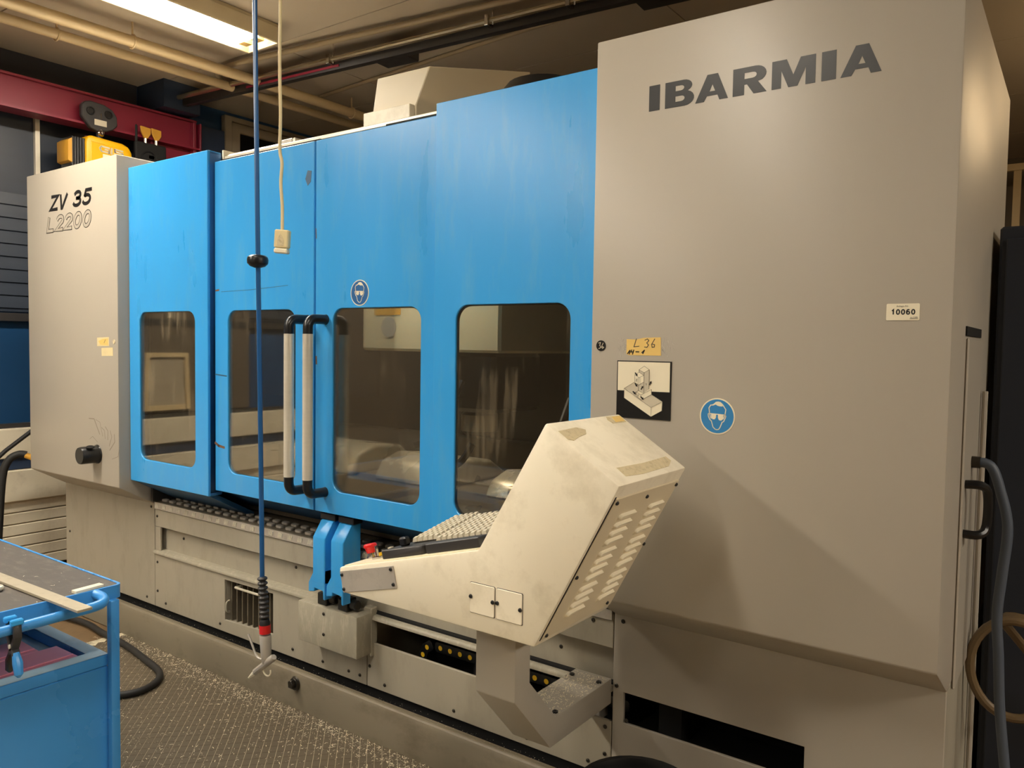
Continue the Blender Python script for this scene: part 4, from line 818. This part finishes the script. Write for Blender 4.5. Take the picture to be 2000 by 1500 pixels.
# items on the trolley top
d0 = Vector((-2.226, 1.064, 0)); d1 = Vector((-3.1, 1.062, 0)); 
def barm(p0, p1, z): 
    d = (p1 - p0).normalized(); return Matrix(((d.x, -d.y, 0, p0.x), (d.y, d.x, 0, p0.y), (0, 0, 1, z), (0, 0, 0, 1)))
flat('flat_bar', MB(barm(Vector((-2.228, 1.064, 0)), Vector((-2.83, 1.045, 0)), .8595)).box(0, .85, -.021, .021, 0, .008, 'bare_bar'), 'long flat steel bar across the black mat, end overhanging the handle', 'bar', .001)
flat('small_strip', MB(barm(Vector((-2.418, 1.122, 0)), Vector((-2.427, 1.211, 0)), .8578)).box(0, .088, -.012, .012, 0, .009, 'label_white'), 'short cream strip lying near the far corner of the black mat', 'strip', .001)
b = MB(); b.tube([(-2.628 + .022 * math.cos(q), .985 + .022 * math.sin(q), .866) for q in [2 * math.pi * i / 20 for i in range(21)]], .0075, 'steel', 8)
tag(b.build('steel_ring'), 'small steel ring lying on the black mat at the left edge', 'ring')
# spring clamp on the handle tube
sc = thing('spring_clamp', 'grey and blue spring clamp gripping the trolley handle tube', 'clamp', (-2.325, .93, .80))
hx = TX1 + .07
for sg in (-1, 1):
    b = MB(Matrix.Translation((hx + .004, .921, .80)))
    b.prism([(-.010 * sg, .05), (-.026 * sg, .045), (-.030 * sg, .01), (-.012 * sg, -.022), (.010 * sg, -.045), (.018 * sg, -.04), (.002 * sg, -.015), (-.016 * sg, .012), (-.016 * sg, .038)], 1, -.010, .010, 'charcoal'); b.build('clamp_arm', sc, bevel=.002)
    b = MB(Matrix.Translation((hx + .004, .921, .80))); b.tube([(.010 * sg, 0, -.035), (.022 * sg, 0, -.06), (.028 * sg, 0, -.09), (.028 * sg, 0, -.098)], [.009, .013, .011, .004], 'trolley_blue' if sg > 0 else 'black_plastic', 10); b.build('clamp_grip', sc)
    b = MB(Matrix.Translation((hx + .004, .921, .80))); b.box(-.02 * sg - .008, -.02 * sg + .008, -.016, .016, .044, .060, 'blue_paint'); b.build('clamp_pad', sc, bevel=.003)
MB().cyl((hx + .004, .908, .783), (hx + .004, .934, .783), .006, 'steel', 10).build('clamp_pivot', sc)

# ================================================================== HOSES, BUCKET, LEFT WALL FITTINGS, RIGHT SIDE
fh = MB().tube(smoothpath([(-5.0, 2.08, .016), (-4.54, 2.15, .017), (-4.28, 2.134, .017), (-4.0, 2.12, .017), (-3.72, 2.078, .017), (-3.56, 2.045, .017), (-3.47, 1.985, .017), (-3.43, 1.90, .017), (-3.44, 1.83, .017), (-3.50, 1.75, .017), (-3.65, 1.6, .017), (-3.9, 1.45, .017), (-4.3, 1.35, .017)], 6), .016, 'rubber', 12)
tag(fh.build('floor_hose'), 'black rubber hose looping on the floor beside the blue trolley', 'hose')
lhz = thing('supply_hose', 'black hose with brass coupling bending into the left housing', 'hose', (-5.55, 2.2, .1))
MB().tube(smoothpath([(-5.6, 2.12, .03), (-5.6, 2.14, .4), (-5.6, 2.165, .72), (-5.59, 2.20, .83), (-5.57, 2.25, .865), (-5.55, 2.29, .86)], 5), .024, 'rubber', 12).build('hose', lhz)
MB().tube([(-5.555, 2.28, .86), (-5.46, 2.33, .83), (-5.36, 2.36, .80), (-5.136, 2.40, .76)], [.018, .02, .014, .012], 'ochre', 12).build('coupling', lhz)
tag(MB().tube([(-5.7, 2.05, .72), (-5.66, 2.21, .885), (-5.55, 2.44, 1.10)], .014, 'rubber', 10).build('leaning_rod'), 'thin dark rod slanting before the cream sill by the left housing', 'rod')
tag(MB().tube(smoothpath([(-5.82, 2.95, .72), (-5.8, 2.93, .5), (-5.82, 2.95, .2), (-5.81, 2.94, 0.005)], 4), .006, 'cord_white', 8).build('wall_cable'), 'thin cream cable hanging down the ribbed radiator', 'cable')
# notice board above the sill, seen mirrored in the left pane
nb = thing('notice_board', 'brown notice board with framed sheet above window sill, mirrored in left pane', 'board', (-5.98, 1.0, 1.05))
MB().box(-5.998, -5.955, .2, 1.75, 1.04, 2.5, 'wall_brown').build('panel', nb, bevel=.004)
b = MB().prism([(.72, 1.06), (1.12, 1.06), (1.10, 1.52), (.74, 1.52)], 0, -5.954, -5.93, 'pipe_paint', holes=[[(.755, 1.10), (.77, 1.485), (1.07, 1.485), (1.085, 1.10)]]); b.build('frame', nb)
MB().box(-5.954, -5.948, .75, 1.09, 1.10, 1.49, 'frame_beige').build('sheet', nb)
# black bucket at the lower right
bk = thing('swarf_bucket', 'round black bucket with a rolled rim on floor below the grey column', 'bucket', (-1.02, 2.08, 0))
bx, by = -.95, 1.935
MB().lathe((bx, by, .004), (0, 0, 1), [(0, .12), (.37, .160), (.384, .172), (.396, .173), (.402, .168), (.398, .160), (.384, .155), (.02, .115), (.02, .001)], 'black_plastic', 32).build('pail', bk)
b = MB()
for k in range(160):
    q = random.uniform(0, 6.28); r = .14 * math.sqrt(random.random()); curl(b, bx + r * math.cos(q), by + r * math.sin(q), .33, .01)
b.prism(circ(bx, by, .145, 24), 2, .31, .33, 'charcoal'); b.build('swarf', bk, kind='stuff', smooth=False)
# loose swarf on the floor
b = MB()
for k in range(6500):
    if random.random() < .5: x = random.uniform(-4.3, -1.0); y = 2.215 - abs(random.gauss(0, .07))
    else: x = random.uniform(-4.2, -1.2); y = random.uniform(1.3, 2.2)
    curl(b, x, y, .0006, random.choice((.002, .0025, .003, .004, .005, .0075)))
for k in range(500): curl(b, random.uniform(-4.3, -1.3), random.uniform(2.26, 2.33), .134, random.uniform(.001, .003))
o = b.build('metal_swarf', smooth=False, kind='stuff'); tag(o, 'scattered bright metal chips on the mat along the machine plinth', 'swarf')
b = MB()
for k in range(90): curl(b, random.uniform(-3.4, -2.42), random.uniform(.75, 1.24), .8578, random.choice((.002, .003, .005)))
o = b.build('metal_swarf', smooth=False, kind='stuff'); tag(o, 'few metal chips scattered over the black trolley mat', 'swarf')
# right side: dark cabinet, grey hose, brown coil
dc = thing('control_cabinet', 'tall dark navy cabinet standing behind the column at the right edge', 'cabinet', (.2, 3.3, 0))
MB().box(-.235, .75, 3.02, 3.7, .05, 2.03, 'cabinet_navy').build('carcass', dc, bevel=.008)
MB().box(-.215, .73, 3.004, 3.019, .12, 1.99, 'cabinet_navy').build('door', dc, bevel=.004)
MB().box(-.22, .74, 3.05, 3.68, 0, .05, 'black_matt').build('plinth', dc)
gh = thing('coolant_pipe', 'grey hose arching from the column side down to the floor', 'hose', (-.16, 2.6, 0))
MB().tube(smoothpath([(-.246, 2.6, 1.307), (-.20, 2.6, 1.30), (-.173, 2.6, 1.23), (-.152, 2.6, 1.13), (-.160, 2.6, 1.0), (-.168, 2.6, .88), (-.160, 2.6, .76), (-.15, 2.6, .6), (-.12, 2.6, .3), (-.12, 2.6, .01)], 6), .014, 'hose_grey', 12).build('hose', gh)
MB().cyl((-.247, 2.6, 1.307), (-.225, 2.6, 1.307), .017, 'bolt_steel', 12).build('spigot', gh)
b = MB(); 
cy_ = [( -.127 + .112 * math.cos(q), 2.74 - .03 * math.sin(q * .5), .690 + .145 * math.sin(q)) for q in [math.radians(70) + 2 * math.pi * 1.12 * i / 40 for i in range(41)]]
b.tube(cy_ + [(-.02, 2.9, .60), (.05, 2.95, .3), (.08, 2.95, .02)], .0135, 'hose_brown', 10)
tag(b.build('coiled_hose'), 'brown hose coiled in a hanging loop before the dark cabinet', 'hose')
# far right corner: pale shelving frame near the back wall
sf = thing('shelf_frame', 'pale steel frame by the back wall at the far right', 'rack', (-.4, 8.6, 0))
for x in (-1.4, -.55, .3): MB().box(x - .03, x + .03, 8.55, 8.6, 0, 3.3, 'pipe_paint').build('upright', sf)
for z in (1.2, 2.2, 3.28): MB().box(-1.4, .3, 8.53, 8.6, z, z + .06, 'pipe_paint').build('crossbar', sf)
